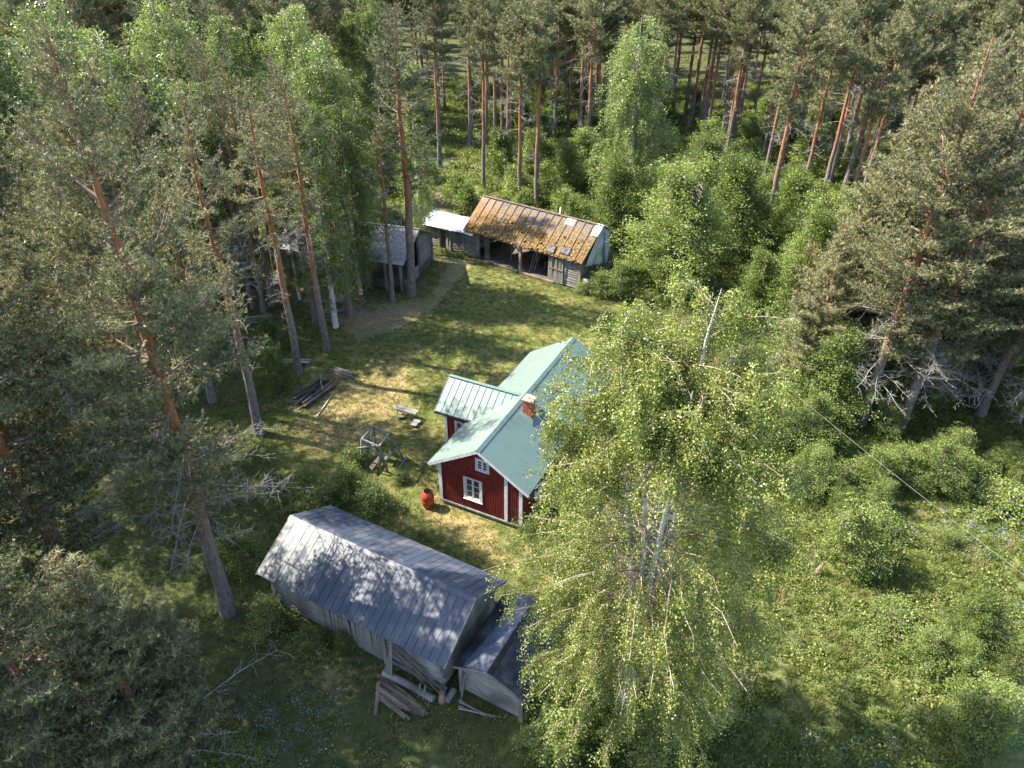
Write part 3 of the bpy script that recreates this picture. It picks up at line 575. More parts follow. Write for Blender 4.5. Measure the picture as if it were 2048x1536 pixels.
t = cloth('tarpaulin', 'tarp_white', None, (-.45, -.45, 1.82), (5.75, -.42, 2.12), (5.65, 1.5, 2.83), (-.4, 1.55, 2.52), 40, 12, .035, 3); t.location = L2W(SHED, -4.7, 0); t.rotation_euler = (0, 0, SHED[1])
tag(t, 'pale whitish tarpaulin spread over the low roof left of the mossy shed', 'tarpaulin')
# tarpaulin over the right gable
def at_shed(o): o.location = L2W(SHED, 0, 0); o.rotation_euler = (0, 0, SHED[1]); return o
x = SLn + SO + .05
t = cloth('tarpaulin', 'tarp_grey', None, (x, .2, 2.0), (x + .35, 3.2, 1.25), (x + .25, SW + .9, SR - .65), (x - .02, SW - .1, SR + .05), 20, 14, .07, 5); at_shed(t)
tag(t, 'grey-green tarpaulin with blue fold hanging over the right gable of the mossy shed', 'tarpaulin')
cloth('tarp_flap', 'tarp_grey', t, (x - .55, SW - .9, SR - .62), (x + .1, SW - .9, SR - .62), (x + .1, SW + .05, SR + .06), (x - .55, SW + .05, SR + .06), 8, 8, .03, 6)
cloth('tarp_flap', 'tarp_grey', t, (x - .3, SW, SR + .08), (x + .45, SW, SR + .03), (x + .55, SW + 2.7, SE + .1), (x - .3, SW + 2.7, SE + .12), 8, 12, .04, 7)
cloth('tarp_fold', 'tarp_blue', t, (x + .3, 2.35, 1.45), (x + .38, 2.65, 1.3), (x + .2, SW + .05, SR - .5), (x + .15, SW - .05, SR - .45), 4, 10, .02, 8)
cloth('tarp_fold', 'tarp_blue', t, (x + .3, SW + 2.6, SE - .05), (x + .6, SW + 2.8, SE + .0), (x + .6, SW + 2.75, SE + .16), (x + .25, SW + 2.5, SE + .2), 5, 4, .02, 9)
cloth('tarp_strap', 'tarp_blue', t, (x + .2, 2.1, .2), (x + .2, 2.25, .2), (x + .22, 2.25, 1.6), (x + .22, 2.1, 1.6), 3, 6, .01, 10)
for k, (xx, yy, w_, h_) in enumerate(((8.3, -.2, .8, .55), (9.5, -.05, .9, .6))):
    t = cloth('plastic_sheet', 'plastic', None, (xx, yy, sz(yy) + .04), (xx + w_, yy - .05, sz(yy) + .05), (xx + w_ * .9, yy + h_, sz(yy + h_) + .05), (xx + .1, yy + h_ * .8, sz(yy + h_ * .8) + .06), 8, 6, .05, 20 + k); at_shed(t)
    tag(t, ['crumpled dark plastic sheet on the mossy eave, the left of two', 'crumpled dark plastic sheet on the mossy eave, the one towards the shed corner'][k], 'plastic sheet')
t = MB().slab([(8.55, 2.0, sz(2.0) + .05), (9.35, 1.95, sz(1.95) + .05), (9.4, 2.5, sz(2.5) + .06), (8.6, 2.52, sz(2.52) + .06)], .03).build('roof_hatch', MT['tarp_grey'], None); at_shed(t); tag(t, 'small pale square sheet lying near the ridge of the mossy roof', 'sheet')
t = MB().tube([(7.6, SW + .2, SR - .1), (7.25, SW + .9, SR + .25)], .06, 8).build('pipe', MT['white'], None); at_shed(t); tag(t, 'short white pipe sticking up behind the mossy roof ridge', 'pipe')
def shedthing(mb, name, mat, label, cat, group=None): return tag(at_shed(mb.build(name, MT[mat])), label, cat, group)
for i, x in enumerate((6.3, 6.5, 6.75)): shedthing(MB().beam((x, .5, .05), (x + .3 + .05 * i, 1.0, 2.1), .09, .03), 'leaning_board', 'plank', 'pale board leaning inside the shed right of its middle post, ' + ['nearest the post', 'middle one', 'farthest from the post'][i], 'board', 'boards beside the middle post')
for i, x in enumerate((1.9, 2.15)): shedthing(MB().beam((x, .3, .05), (x - .45, .8, 1.7), [.1, .32][i], .03), 'leaning_board', ['plank', 'darkwood'][i], ['narrow pale board leaning at the left end of the shed opening', 'wide dark board leaning at the left end of the shed opening'][i], 'board')
shedthing(MB().beam((3.9, 1.2, .05), (4.15, 1.3, 2.2), .09, .09), 'prop', 'brownwood', 'brown prop standing in the dark of the left shed bay', 'post')
sh = thing('sawhorse', 'pale green sawhorse standing in the right bay of the mossy shed', 'sawhorse', L2W(SHED, 7.4, 1.7), SHED[1] + .4)
MB().beam((-.35, 0, .68), (.35, 0, .68), .1, .06).build('beam', MT['plank'], sh)
for sx in (-.28, .28):
    for sy in (-.22, .22): MB().beam((sx, 0, .66), (sx, sy, 0), .05, .05).build('leg', MT['plank'], sh)
t = MB().tube([(0, 0, 0), (0, 0, .5)], .26, 12).build('tub', MT['concrete'], None, loc=L2W(SHED, 8.5, .9)); tag(t, 'grey round tub in the shed by the plank door', 'tub')
t = MB().box((-.4, -.3, 0), (.4, .3, .45)).box((-.35, -.25, .45), (.2, .25, .6)).build('crate', MT['red'], None, loc=L2W(SHED, 4.9, 1.6), rot=(0, 0, .3)); tag(t, 'dull red box standing in the dark left bay of the shed', 'crate')
t = MB().tube([(0, 0, 0), (0, 0, .12)], .08, 10).build('pot', MT['white'], None, loc=L2W(SHED, 4.8, .1)); tag(t, 'small white pot on the sill log of the open shed', 'pot')
t = MB().box((-.2, -.02, 0), (.2, .02, .38)).build('sign_board', MT['white'], None, loc=L2W(SHED, 12.05, -.1, .75), rot=(-.3, 0, SHED[1] + .4))
MB().box((-.02, 0, -.85), (.02, .03, 0)).build('post', MT['plank'], t); tag(t, 'small white board on a stick at the right corner of the mossy shed', 'board')

# ------------------------------------------------------------------ old log barn at the left
O = thing('old_barn', 'sagging old log barn with pale shingle roof behind the pines on the left', 'barn', L2W(OLD, 0, 0), OLD[1])
OL, OW, OE, OR = 10.8, 3.0, 2.5, 4.1; OS = (OR - OE) / (OW + .4)
def oz(b): return OR - abs(b - OW) * OS
logs(O, (.2, 0), (7.6, 0), .05, 2.4, 11, 'log'); logs(O, (.2, 6), (10.5, 6), .05, 2.4, 9, 'log'); logs(O, (.2, 6), (.2, 0), .05, 2.4, 11)
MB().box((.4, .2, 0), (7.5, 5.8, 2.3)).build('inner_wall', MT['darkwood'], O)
planks(O, (10.5, .3), (10.5, 2.3), 2.2, 3.6, .2, ztop=lambda t: oz(.3 + 2. * t) - .1, zv=0, jit=0); planks(O, (10.5, 3.6), (10.5, 6), .1, 3.6, .2, ztop=lambda t: oz(3.6 + 2.4 * t) - .1, zv=0, jit=0)
for x, y in ((10.5, .1), (10.5, 2.4), (10.5, 3.5), (9.2, .1), (7.8, .1)): MB().box((x - .09, y - .09, 0), (x + .09, y + .09, oz(y) - .1)).build('post', MT['plank'], O)
MB().box((7.6, .5, -.02), (10.6, 5.8, .7)).build('ledge', MT['darkwood'], O)
for i in range(5): MB().beam((10.62, .3, .12 + i * .16), (10.62, 3.0, .2 + i * .2), .05, .16).build('ramp_board', MT['plank'], O)
R4 = MB().slab([(-.2, -.4, oz(-.4) - .04), (OL + .2, -.4, oz(-.4) - .04), (OL + .2, OW, OR - .04), (-.2, OW, OR - .04)], .06).slab([(-.2, OW, OR - .04), (OL + .2, OW, OR - .04), (OL + .2, 6.4, oz(6.4) - .04), (-.2, 6.4, oz(6.4) - .04)], .06).build('roof', MT['darkwood'], O)
for i in range(12):
    x0 = -.22 + i * (OL + .44) / 12; x1 = x0 + (OL + .44) / 12 - .015
    for j in range(7):
        y0 = -.42 + j * .49; y1 = y0 + .53
        MB().slab([(x0, y0, oz(y0) + .03), (x1, y0, oz(y0) + .03), (x1, min(y1, OW), oz(min(y1, OW)) + .005), (x0, min(y1, OW), oz(min(y1, OW)) + .005)], .02).build('shingle', MT['shingle'], R4)
    MB().slab([(x0, OW, OR + .01), (x1, OW, OR + .01), (x1, 6.42, oz(6.42)), (x0, 6.42, oz(6.42))], .02).build('shingle', MT['shingle'], R4)
MB().beam((-.2, OW, OR + .03), (OL + .2, OW, OR + .03), .25, .03).build('ridge_board', MT['shingle'], R4)

# ------------------------------------------------------------------ yard things
b_ = thing('barrel', 'red plastic barrel standing open in the grass before the cottage corner', 'barrel', (*G(857, 1013)[:2], 0))
prof = [(0, .26), (.05, .29), (.28, .305), (.3, .32), (.34, .305), (.58, .305), (.6, .32), (.64, .305), (.82, .27), (.88, .2), (.92, .185)]
V = [(r * math.cos(k * math.pi / 12), r * math.sin(k * math.pi / 12), z) for z, r in prof for k in range(24)]
F = [(i * 24 + k, i * 24 + (k + 1) % 24, (i + 1) * 24 + (k + 1) % 24, (i + 1) * 24 + k) for i in range(len(prof) - 1) for k in range(24)]
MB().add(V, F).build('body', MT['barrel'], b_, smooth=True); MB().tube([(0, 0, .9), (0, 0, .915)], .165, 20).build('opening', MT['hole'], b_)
for k in range(3): MB().box((-.04, -.06, -.12), (.04, .06, .02)).build('block', MT['black'], b_, loc=(.2 * math.cos(k * 2.1), .2 * math.sin(k * 2.1), .0))
b_.location.z = .1

p0, p1 = G(796, 826, 0), G(832, 836, 0); an = math.atan2(p1[1] - p0[1], p1[0] - p0[0])
bn = thing('bench', 'small grey slatted bench standing alone on the lawn', 'bench', (*((p0 + p1) / 2)[:2], 0), an)
for i in range(4): MB().box((-.72, -.19 + i * .1, .42), (.72, -.11 + i * .1, .445)).build('slat', MT['swing'], bn)
for sx in (-.5, .5):
    for sy in (-.13, .13): MB().beam((sx, sy, .42), (sx * 1.08, sy * 1.3, 0), .06, .05).build('leg', MT['brownwood'], bn)
MB().box((-.6, -.21, .33), (.6, -.18, .42)).box((-.6, .18, .33), (.6, .21, .42)).build('apron', MT['brownwood'], bn)
for k, (u, v) in enumerate(((828, 850), (834, 844), (801, 834))):
    q = G(u, v); o = MB().box((-.2, -.14, 0), (.2, .14, .05)).build('stepping_stone', MT['concrete'], None, loc=(q[0], q[1], .03), rot=(0, 0, an + .3 * k)); tag(o, ['flat grey stone on the grass in front of the bench end', 'flat grey stone right under the bench end', 'flat grey stone at the far foot of the bench'][k], 'stone')

# garden swing frame
c_ = G(765, 930); sw = thing('garden_swing', 'weathered grey wooden garden swing frame with two facing seats beside the bushes', 'garden swing', (c_[0], c_[1], 0))
def lp(u, v, z): q = G(u, v, z); return (q[0] - c_[0], q[1] - c_[1], z)
TB, TC, TA, TD = lp(746.6, 854, 2.0), lp(779, 866, 2.0), lp(723, 878, 2.0), lp(758, 893, 2.0)
lF, rF, lB, rB = lp(722, 925, 0), lp(776, 945, 0), lp(741, 890, 0), lp(808, 920, 0)
for a, b in ((TB, TC), (TC, TD), (TD, TA), (TA, TB)): MB().beam(a, b, .07, .09).build('top_rail', MT['swing'], sw)
for a, b in ((TA, lF), (TD, rF), (TB, lB), (TC, rB)): MB().beam(a, b, .07, .09).build('leg', MT['swing'], sw)
d1_, d2_ = lp(762, 947, 0), lp(700 + 18, 900, .9)
MB().beam(TD, d1_, .06, .07).build('leg', MT['swing'], sw); MB().beam(TC, lp(785, 905, 0), .06, .07).build('leg', MT['swing'], sw); MB().beam(TB, lp(752, 890, 0), .06, .07).build('leg', MT['swing'], sw)
MB().beam(lp(714, 897, 1.4), lp(755, 891, 1.75), .05, .08).build('brace', MT['swing'], sw); MB().beam(lp(722, 880, 1.85), lp(765, 915, .9), .05, .08).build('brace', MT['swing'], sw)
MB().beam(lp(728, 869, 1.5), lp(770, 881, 1.5), .05, .07).build('brace', MT['swing'], sw)
MB().tube([lp(810, 919, .08), lp(792, 943, .08)], .05, 7).build('base_rail', MT['swing'], sw); MB().tube([lp(806, 921, .1), lp(816, 917, .12)], .06, 7).build('base_rail', MT['swing'], sw)
for k, (pA, pB, pC, pD) in enumerate(((lp(768, 917, .45), lp(778, 903, .45), lp(783, 905, .45), lp(774, 921, .45)), (lp(738, 934, .35), lp(757, 912, .35), lp(762, 917, .35), lp(744, 940, .35)))):
    st_ = MB(); pA, pB, pC, pD = map(np.array, (pA, pB, pC, pD)); first = None
    for i in range(4):
        f0, f1 = i / 4, (i + .8) / 4; q = [pA + (pD - pA) * f0, pA + (pD - pA) * f1, pB + (pC - pB) * f1, pB + (pC - pB) * f0]
        MB().slab(q, .025).build('seat_slat', MT['swing'] if k == 0 else MT['darkwood'], sw)
MB().slab([lp(772, 924, .45), lp(796, 896, .5), lp(797, 893, 1.0), lp(775, 917, 1.0)], .03).build('seat_back', MT['swing'], sw)
MB().slab([lp(716, 917, .35), lp(728, 913, .35), lp(745, 892, .8), lp(740, 878, 1.15), lp(727, 880, 1.15), lp(717, 898, .8)], .04).build('seat_back', MT['darkwood'], sw)

def pile(name, label, cat, cx, cy, ang, n, ln, wd, mat, h=.12, seed=1, group=None, rad=False):
    r = random.Random(seed); t = thing(name, label, cat, (cx, cy, 0), ang)
    for i in range(n):
        y = (r.random() - .5) * wd; lay = r.choice([0, 0, 1, 2]); l = ln * r.uniform(.6, 1.05); x = r.uniform(-.15, .15) * ln; sk = r.uniform(-.06, .06)
        a, b = (x - l / 2, y - sk * l / 2, .05 + lay * h), (x + l / 2, y + sk * l / 2, .05 + lay * h + r.uniform(-.04, .04))
        mb = MB(); (mb.tube([a, ((a[0] + b[0]) / 2, (a[1] + b[1]) / 2 + r.uniform(-.03, .03), (a[2] + b[2]) / 2), b], [r.uniform(.03, .06)] * 3, 6) if rad or r.random() < .25 else mb.beam(a, b, r.uniform(.08, .17), r.uniform(.03, .07)))
        mb.build('board', MT[r.choice(mat)], t)
    return t
q = G(797, 1402); pile('board_pile', 'pile of rotting brown boards in the ferns below the log barn', 'wood pile', q[0], q[1], -.62, 19, 2.1, .75, ['brownwood', 'darkwood', 'darkwood', 'brownwood'], .07, 2)
q = G(754, 1404); o = MB().beam((-.03, .7, .12), (.06, -.62, .1), .12, .05).build('board', MT['brownwood'], None, loc=(q[0], q[1], .08)); tag(o, 'single brown board lying across the left end of the rotting board pile', 'board')
q = G(628, 790); pile('brush_pile', 'charred heap of old boards and brush under the pine at the lawn edge', 'brush pile', q[0], q[1], 1.05, 30, 2.8, 1.3, ['darkwood', 'darkwood', 'rubber', 'brownwood'], .09, 4)
t_ = bpy.data.objects['brush_pile']; mb = MB(); r_ = random.Random(77)
for i in range(170):
    x, y, a, l = r_.gauss(0, .75), r_.gauss(0, .55), r_.uniform(0, 6.3), r_.uniform(.2, .7); z = .05 + .35 * r_.random() * math.exp(-(x * x + y * y))
    mb.tube([(x, y, z), (x + l * math.cos(a), y + l * math.sin(a), max(.03, z + r_.uniform(-.12, .2)))], [.018, .008], 4)
mb.build('brush', MT['darkwood'], t_, kind='stuff')
q = G(685, 748); pile('stick_pile', 'small pile of pale and brown sticks beyond the charred heap', 'stick pile', q[0], q[1], -.5, 14, 1.8, .6, ['brownwood', 'plank', 'darkwood'], .06, 6, rad=True)
q = G(640, 775); o = MB().tube([(0, .75, .45), (.1, 0, .3), (.35, -.6, .15)], .05, 7).build('branch', MT['twig'], None, loc=(q[0], q[1], .05)); tag(o, 'thick bent branch lying on top of the charred heap', 'branch')
q = G(648, 815); o = MB().tube([(.25, 1.1, .1), (.05, .1, .08), (-.2, -1.0, .05)], .035, 7).build('branch', MT['birch_bark'], None, loc=(q[0], q[1], .03)); tag(o, 'thin white birch branch lying in the grass beside the charred heap', 'branch')
tb = thing('plank_table', 'low grey-green plank table in front of the old barn', 'table', (*G(650, 612)[:2], 0), -.05)
for i in range(3): MB().box((-1.5, -.4 + i * .28, .5), (1.5, -.14 + i * .28, .54)).build('top_board', MT['swing'], tb)
for sx in (-1.2, 1.2):
    for sy in (-.3, .3): MB().box((sx - .05, sy - .05, 0), (sx + .05, sy + .05, .5)).build('leg', MT['darkwood'], tb)
for k, (u, v, n, ln, lab) in enumerate(((470, 570, 14, 3.6, 'stack of long boards among the trunks left of the old barn'), (560, 574, 12, 3.2, 'low stack of boards on the bare earth before the old barn wall'), (655, 566, 10, 3.0, 'stack of weathered boards against the old barn wall'), (660, 632, 8, 2.4, 'scattered grey boards near the plank table'), (520, 640, 10, 2.2, 'dark heap of boards in the pine shade left of the lawn'))):
    q = G(u, v); pile('board_stack', lab, 'wood pile', q[0], q[1], -.12 + .1 * k, n, ln, .8, ['plank', 'brownwood', 'darkwood', 'plank'], .14, 10 + k)
q = G(584, 731); o = MB().beam((-1.2, 0, .25), (1.2, 0, .25), .2, .06).beam((-1.2, .28, .25), (1.2, .28, .25), .2, .06).beam((-1, -.1, .1), (-1, .4, .1), .1, .2).beam((1, -.1, .1), (1, .4, .1), .1, .2).build('low_bench', MT['swing'], None, loc=(q[0], q[1], 0)); tag(o, 'low plank seat behind the pine trunk above the charred heap', 'bench')
for k, (u, v, a) in enumerate(((1630, 1150, .9),)):
    q = G(u, v); o = MB().tube([(0, 0, 0), (.1, .05, .3), (.28, .12, .62)], [.14, .09, .07], 8).tube([(.0, -.1, .05), (-.35, -.3, .06)], [.08, .03], 6).tube([(.05, -.15, .05), (.1, -.6, .04)], [.08, .03], 6).build('stump', MT['brownwood'], None, loc=(q[0], q[1], 0)); tag(o, 'splintered brown stump in the meadow right of the big birch', 'stump')
for k, (u, v) in enumerate(((1490, 1362), (1940, 1105), (1835, 1240))):
    q = G(u, v); mb = MB()
    for i in range(22): a = random.uniform(0, 6.3); r = random.uniform(0, .4); mb.beam((r * math.cos(a), r * math.sin(a), .03 + random.random() * .12), (r * math.cos(a) + random.uniform(-.3, .3), r * math.sin(a) + random.uniform(-.3, .3), .05 + random.random() * .1), .03, .02)
    o = mb.build('dry_twigs', MT['brownwood'], None, loc=(q[0], q[1], 0)); tag(o, ['rusty-brown patch of dry twigs at the foot of the big birch', 'rusty-brown patch of dry twigs below the power line', 'rusty-brown patch of dry twigs in the open meadow'][k], 'twigs', kind='stuff')
# little red tractor seen behind the birch trunk
q = G(838, 372); tr = thing('tractor', 'small orange-red tractor mostly hidden behind the trunks at the forest edge', 'tractor', (q[0], q[1], 0), 1.2)
MB().box((-.2, -.35, .6), (1.5, .35, 1.35)).build('hood', MT['tractor'], tr); MB().box((-1.1, -.75, .95), (-.3, -.45, 1.45)).build('fender', MT['tractor'], tr); MB().box((-1.1, .45, .95), (-.3, .75, 1.45)).build('fender', MT['tractor'], tr)
MB().box((-.9, -.4, .5), (-.2, .4, .95)).build('body', MT['rubber'], tr); MB().box((-.95, -.25, .95), (-.5, .25, 1.05)).box((-1.0, -.25, 1.05), (-.92, .25, 1.4)).build('seat', MT['black'], tr)
for sx, sy, r in ((-.7, -.6, .62), (-.7, .6, .62), (1.2, -.5, .36), (1.2, .5, .36)):
    wv = MB().tube([(sx, sy - .13, r), (sx, sy + .13, r)], r, 18).build('wheel', MT['rubber'], tr); MB().tube([(sx, sy - .14, r), (sx, sy + .14, r)], r * .5, 12).build('rim', MT['tractor'], wv)
MB().beam((-1.0, -.5, 1.4), (-1.0, -.5, 2.3), .06, .06).beam((-1.0, .5, 1.4), (-1.0, .5, 2.3), .06, .06).beam((-1.0, -.5, 2.3), (-1.0, .5, 2.3), .06, .06).build('roll_bar', MT['tractor'], tr); MB().tube([(-.2, 0, 1.35), (-.4, 0, 1.6)], .02, 6).build('steering_column', MT['black'], tr)
# power line
A_, B_ = G(1470, 686, 6.0), G(2120, 1205, 6.0); pts = [A_ + (B_ - A_) * t - np.array([0, 0, .5 * 4 * t * (1 - t) * .35]) for t in np.linspace(0, 1.25, 24)]
o = MB().tube(pts, .0065, 5).build('power_line', MT['concrete']); tag(o, 'thin pale power line crossing the meadow from the big birch to the right edge', 'cable')
P_ = thing('power_pole', 'grey wooden pole behind the big birch that carries the power line', 'pole', (A_[0], A_[1], 0))
MB().tube([(0, 0, 0), (0, 0, 6.3)], [.13, .1], 10).build('post', MT['log'], P_); MB().tube([(0, 0, 6.3), (0, 0, 6.42)], .04, 8).build('insulator', MT['white'], P_)

# ------------------------------------------------------------------ vegetation generators
def norm(v): return v / (np.linalg.norm(v, axis=-1, keepdims=True) + 1e-9)
def quads(C, L, Wd, r, var, flat=0.):
    """rhombic leaves at C, long axis random unless given"""
    n = len(C); U = norm(r.normal(size=(n, 3)) * np.array([1, 1, 1 - flat * .7])); Vv = norm(np.cross(U, r.normal(size=(n, 3)))); L = np.broadcast_to(L, (n,))[:, None]; W_ = np.broadcast_to(Wd, (n,))[:, None]
    P = np.stack([C - U * L / 2, C + Vv * W_ / 2, C + U * L / 2, C - Vv * W_ / 2], 1).reshape(-1, 3)
    return P, np.arange(n * 4).reshape(n, 4), var
def ntris(P0, D, L, Wd, r):
    """thin needle triangles from P0 along D"""
    n = len(P0); S = norm(np.cross(D, r.normal(size=(n, 3)))) * (np.broadcast_to(Wd, (n,))[:, None] / 2)
    return np.stack([P0 - S, P0 + S, P0 + D * np.broadcast_to(L, (n,))[:, None]], 1).reshape(-1, 3), np.arange(n * 3).reshape(n, 3)
class Tubes:
    def __init__(s): s.V = []; s.F = []; s.n = 0
    def add(s, pts, rad, n=4):
        pts = np.asarray(pts, float); k = len(pts); rad = np.broadcast_to(rad, (k,)); T = norm(np.gradient(pts, axis=0))
        ref = np.array([0, 0, 1.]) if abs(T[0][2]) < .9 else np.array([1., 0, 0]); X = norm(np.cross(T, ref)); Y = np.cross(T, X); a = np.arange(n) * 2 * math.pi / n
        V = (pts[:, None] + rad[:, None, None] * (np.cos(a)[None, :, None] * X[:, None] + np.sin(a)[None, :, None] * Y[:, None])).reshape(-1, 3)
        i = np.arange(k - 1)[:, None] * n; j = np.arange(n)[None]; j2 = (j + 1) % n
        s.F.append(np.stack([i + j, i + j2, i + n + j2, i + n + j], -1).reshape(-1, 4) + s.n); s.V.append(V); s.n += len(V)
    def mesh(s, name, mat): return mk_mesh(name, np.concatenate(s.V), np.concatenate(s.F), mat, smooth=True)

def pine(seed, H_, R, cs, needles, nl, nw, dens=1., dead=1., shape='umbrella', top=0., twt=True):
    """Scots pine: meshes for trunk, live branches, dead branches and needle crown"""
    r = np.random.default_rng(seed); tr = Tubes(); lb = Tubes(); db = Tubes()
    k = 16; z = np.linspace(0, H_, k); bend = np.cumsum(r.normal(0, .035, (k, 2)) * (H_ / 18), 0); bend -= bend[0]
    T = np.column_stack([bend, z]); r0 = .011 * H_ + .035; rad = r0 * (1 - z / H_) ** .75 + .015; rad[0] *= 1.25
    tr.add(T, rad, 10)
    def tp(h): return np.array([np.interp(h, z, T[:, 0]), np.interp(h, z, T[:, 1]), h])
    TP, TD = [], []
    h = cs * H_
    while h < H_ * .985:
        t = (h - cs * H_) / (H_ * (1 - cs))
        if shape == 'umbrella': pr = (np.sin(min(1, t * 1.35 + .18) * math.pi / 2) if t < .6 else 1) * (1 - max(0, t - .45) / .55) ** .7
        else: pr = (1 - t) ** .8 * (.75 + .25 * min(1, t * 4))
        for b in range(r.integers(3, 6)):
            if r.random() < .12: continue
            az = r.uniform(0, 2 * math.pi); ln = max(.35, R * pr * r.uniform(.55, 1.15)); el = math.radians(-8 + 62 * t ** 1.2 + r.normal(0, 7)) if shape == 'umbrella' else math.radians(8 + 50 * t + r.normal(0, 6))
            n = 7; s_ = np.linspace(0, 1, n); d = np.array([math.cos(az), math.sin(az), 0])
            hz = s_ * ln * math.cos(el); zz = s_ * ln * math.sin(el) - .10 * ln * np.sin(s_ * math.pi) * (1 - t) + .14 * ln * s_ ** 3
            wob = np.cumsum(r.normal(0, .035 * ln, n)); wob -= wob[0]; side = np.array([-d[1], d[0], 0])
            P = tp(h) + d * hz[:, None] + side * wob[:, None] + np.array([0, 0, 1.]) * zz[:, None]
            lb.add(P, (.010 + .016 * ln) * (1 - s_ * .8), 4)
            st = .22 / dens; m_ = max(2, int(ln * .86 / st))
            for u in np.linspace(.22, 1, m_):
                i = min(n - 2, int(u * (n - 1))); f = u * (n - 1) - i; p = P[i] * (1 - f) + P[i + 1] * f; dd = norm(P[i + 1] - P[i])
                for sg in ((-1, 1) if u < .97 else (0,)):
                    tl = (.28 * ln * (1.15 - u) + .3) * r.uniform(.6, 1.2) if sg else .35
                    v = norm(dd * r.uniform(.5, .9) + side * sg * r.uniform(.6, 1.) + np.array([0, 0, r.uniform(-.05, .45)])); q = p + v * tl
                    if twt: lb.add(np.array([p, (p + q) / 2 + [0, 0, -.02], q]), [.012, .009, .005], 3)
                    for g in np.arange(1. if tl < .3 else .35, 1.01, .16 / tl / dens):
                        TP.append(p + v * tl * g + r.normal(0, .03, 3)); TD.append(norm(v + np.array([0, 0, .55])))
                        if tl > .45 and r.random() < .75 * dens:
                            w_ = norm(v + r.normal(0, .7, 3)); TP.append(p + v * tl * g + w_ * r.uniform(.1, .28)); TD.append(norm(w_ + np.array([0, 0, .5])))
        h += r.uniform(.28, .5) / max(.7, dens) * (1 if shape == 'umbrella' else .85)
    TP.append(T[-1]); TD.append(np.array([0, 0, 1.]))
    for _ in range(int(26 * dead)):
        h = r.uniform(min(cs * .6, .16 if dead > 1 else .25), cs + .12) * H_; az = r.uniform(0, 6.3); ln = r.uniform(.3, 1.) * R * (.3 + .6 * h / (cs * H_)); d = np.array([math.cos(az), math.sin(az), 0]); s_ = np.linspace(0, 1, 5)
        P = tp(h) + d * (s_ * ln)[:, None] + np.array([0, 0, 1.]) * (-.18 * ln * s_ ** 2 + .02)[:, None] + np.cumsum(r.normal(0, .04 * ln, (5, 3)), 0) * s_[:, None]
        db.add(P, (.010 + .007 * ln) * (1 - s_ * .75), 4)
        for u in r.uniform(.3, 1, int(3 + 5 * ln * min(dead, 1.6))):
            i = min(3, int(u * 4)); p = P[i] * (1 - (u * 4 - i)) + P[i + 1] * (u * 4 - i); v = norm(d * .5 + r.normal(0, .7, 3)); l2 = r.uniform(.2, .55) * (1 + .2 * ln)
            q = p + v * l2; db.add(np.array([p, (p + q) / 2 + r.normal(0, .04, 3), q]), [.010, .008, .004], 3)
            for _k in range(2):
                q0 = p + v * l2 * r.uniform(.3, .9); db.add(np.array([q0, q0 + norm(v + r.normal(0, .8, 3)) * r.uniform(.1, .3)]), [.007, .004], 3)
    TP = np.array(TP); TD = np.array(TD); n = len(TP); K = needles
    tv = np.clip(r.normal(.42, .16, n) + .12 * (TP[:, 2] / H_ - .7), 0, .86)
    P0 = np.repeat(TP, K, 0) + r.normal(0, nl * .10, (n * K, 3)); D = norm(np.repeat(TD, K, 0) * .55 + r.normal(0, .62, (n * K, 3)))
    V, F = ntris(P0, D, nl * r.uniform(.6, 1.15, n * K), nw, r); var = np.repeat(tv, K) + r.normal(0, .09, n * K)
    if top: # pale candles standing on the shoots
        sel = r.random(n) < top; C0 = TP[sel]; V2, F2 = ntris(np.repeat(C0, 2, 0), norm(np.array([0, 0, 1.]) + r.normal(0, .25, (len(C0) * 2, 3))), nl * 1.15, nw * 1.9, r)
        F = np.concatenate([F, F2 + len(V)]); V = np.concatenate([V, V2]); var = np.concatenate([var, np.full(len(F2), 1.05)])
    return dict(trunk=tr.mesh('trunk', MT['pine_bark']), branches=lb.mesh('branches', MT['pine_bark'] if dens > 3 else MT['twig']), dead_branches=db.mesh('dead_branches', MT['dead']), crown=mk_mesh('crown', V, F, MT['needle'], var), H=H_, tris=len(F))

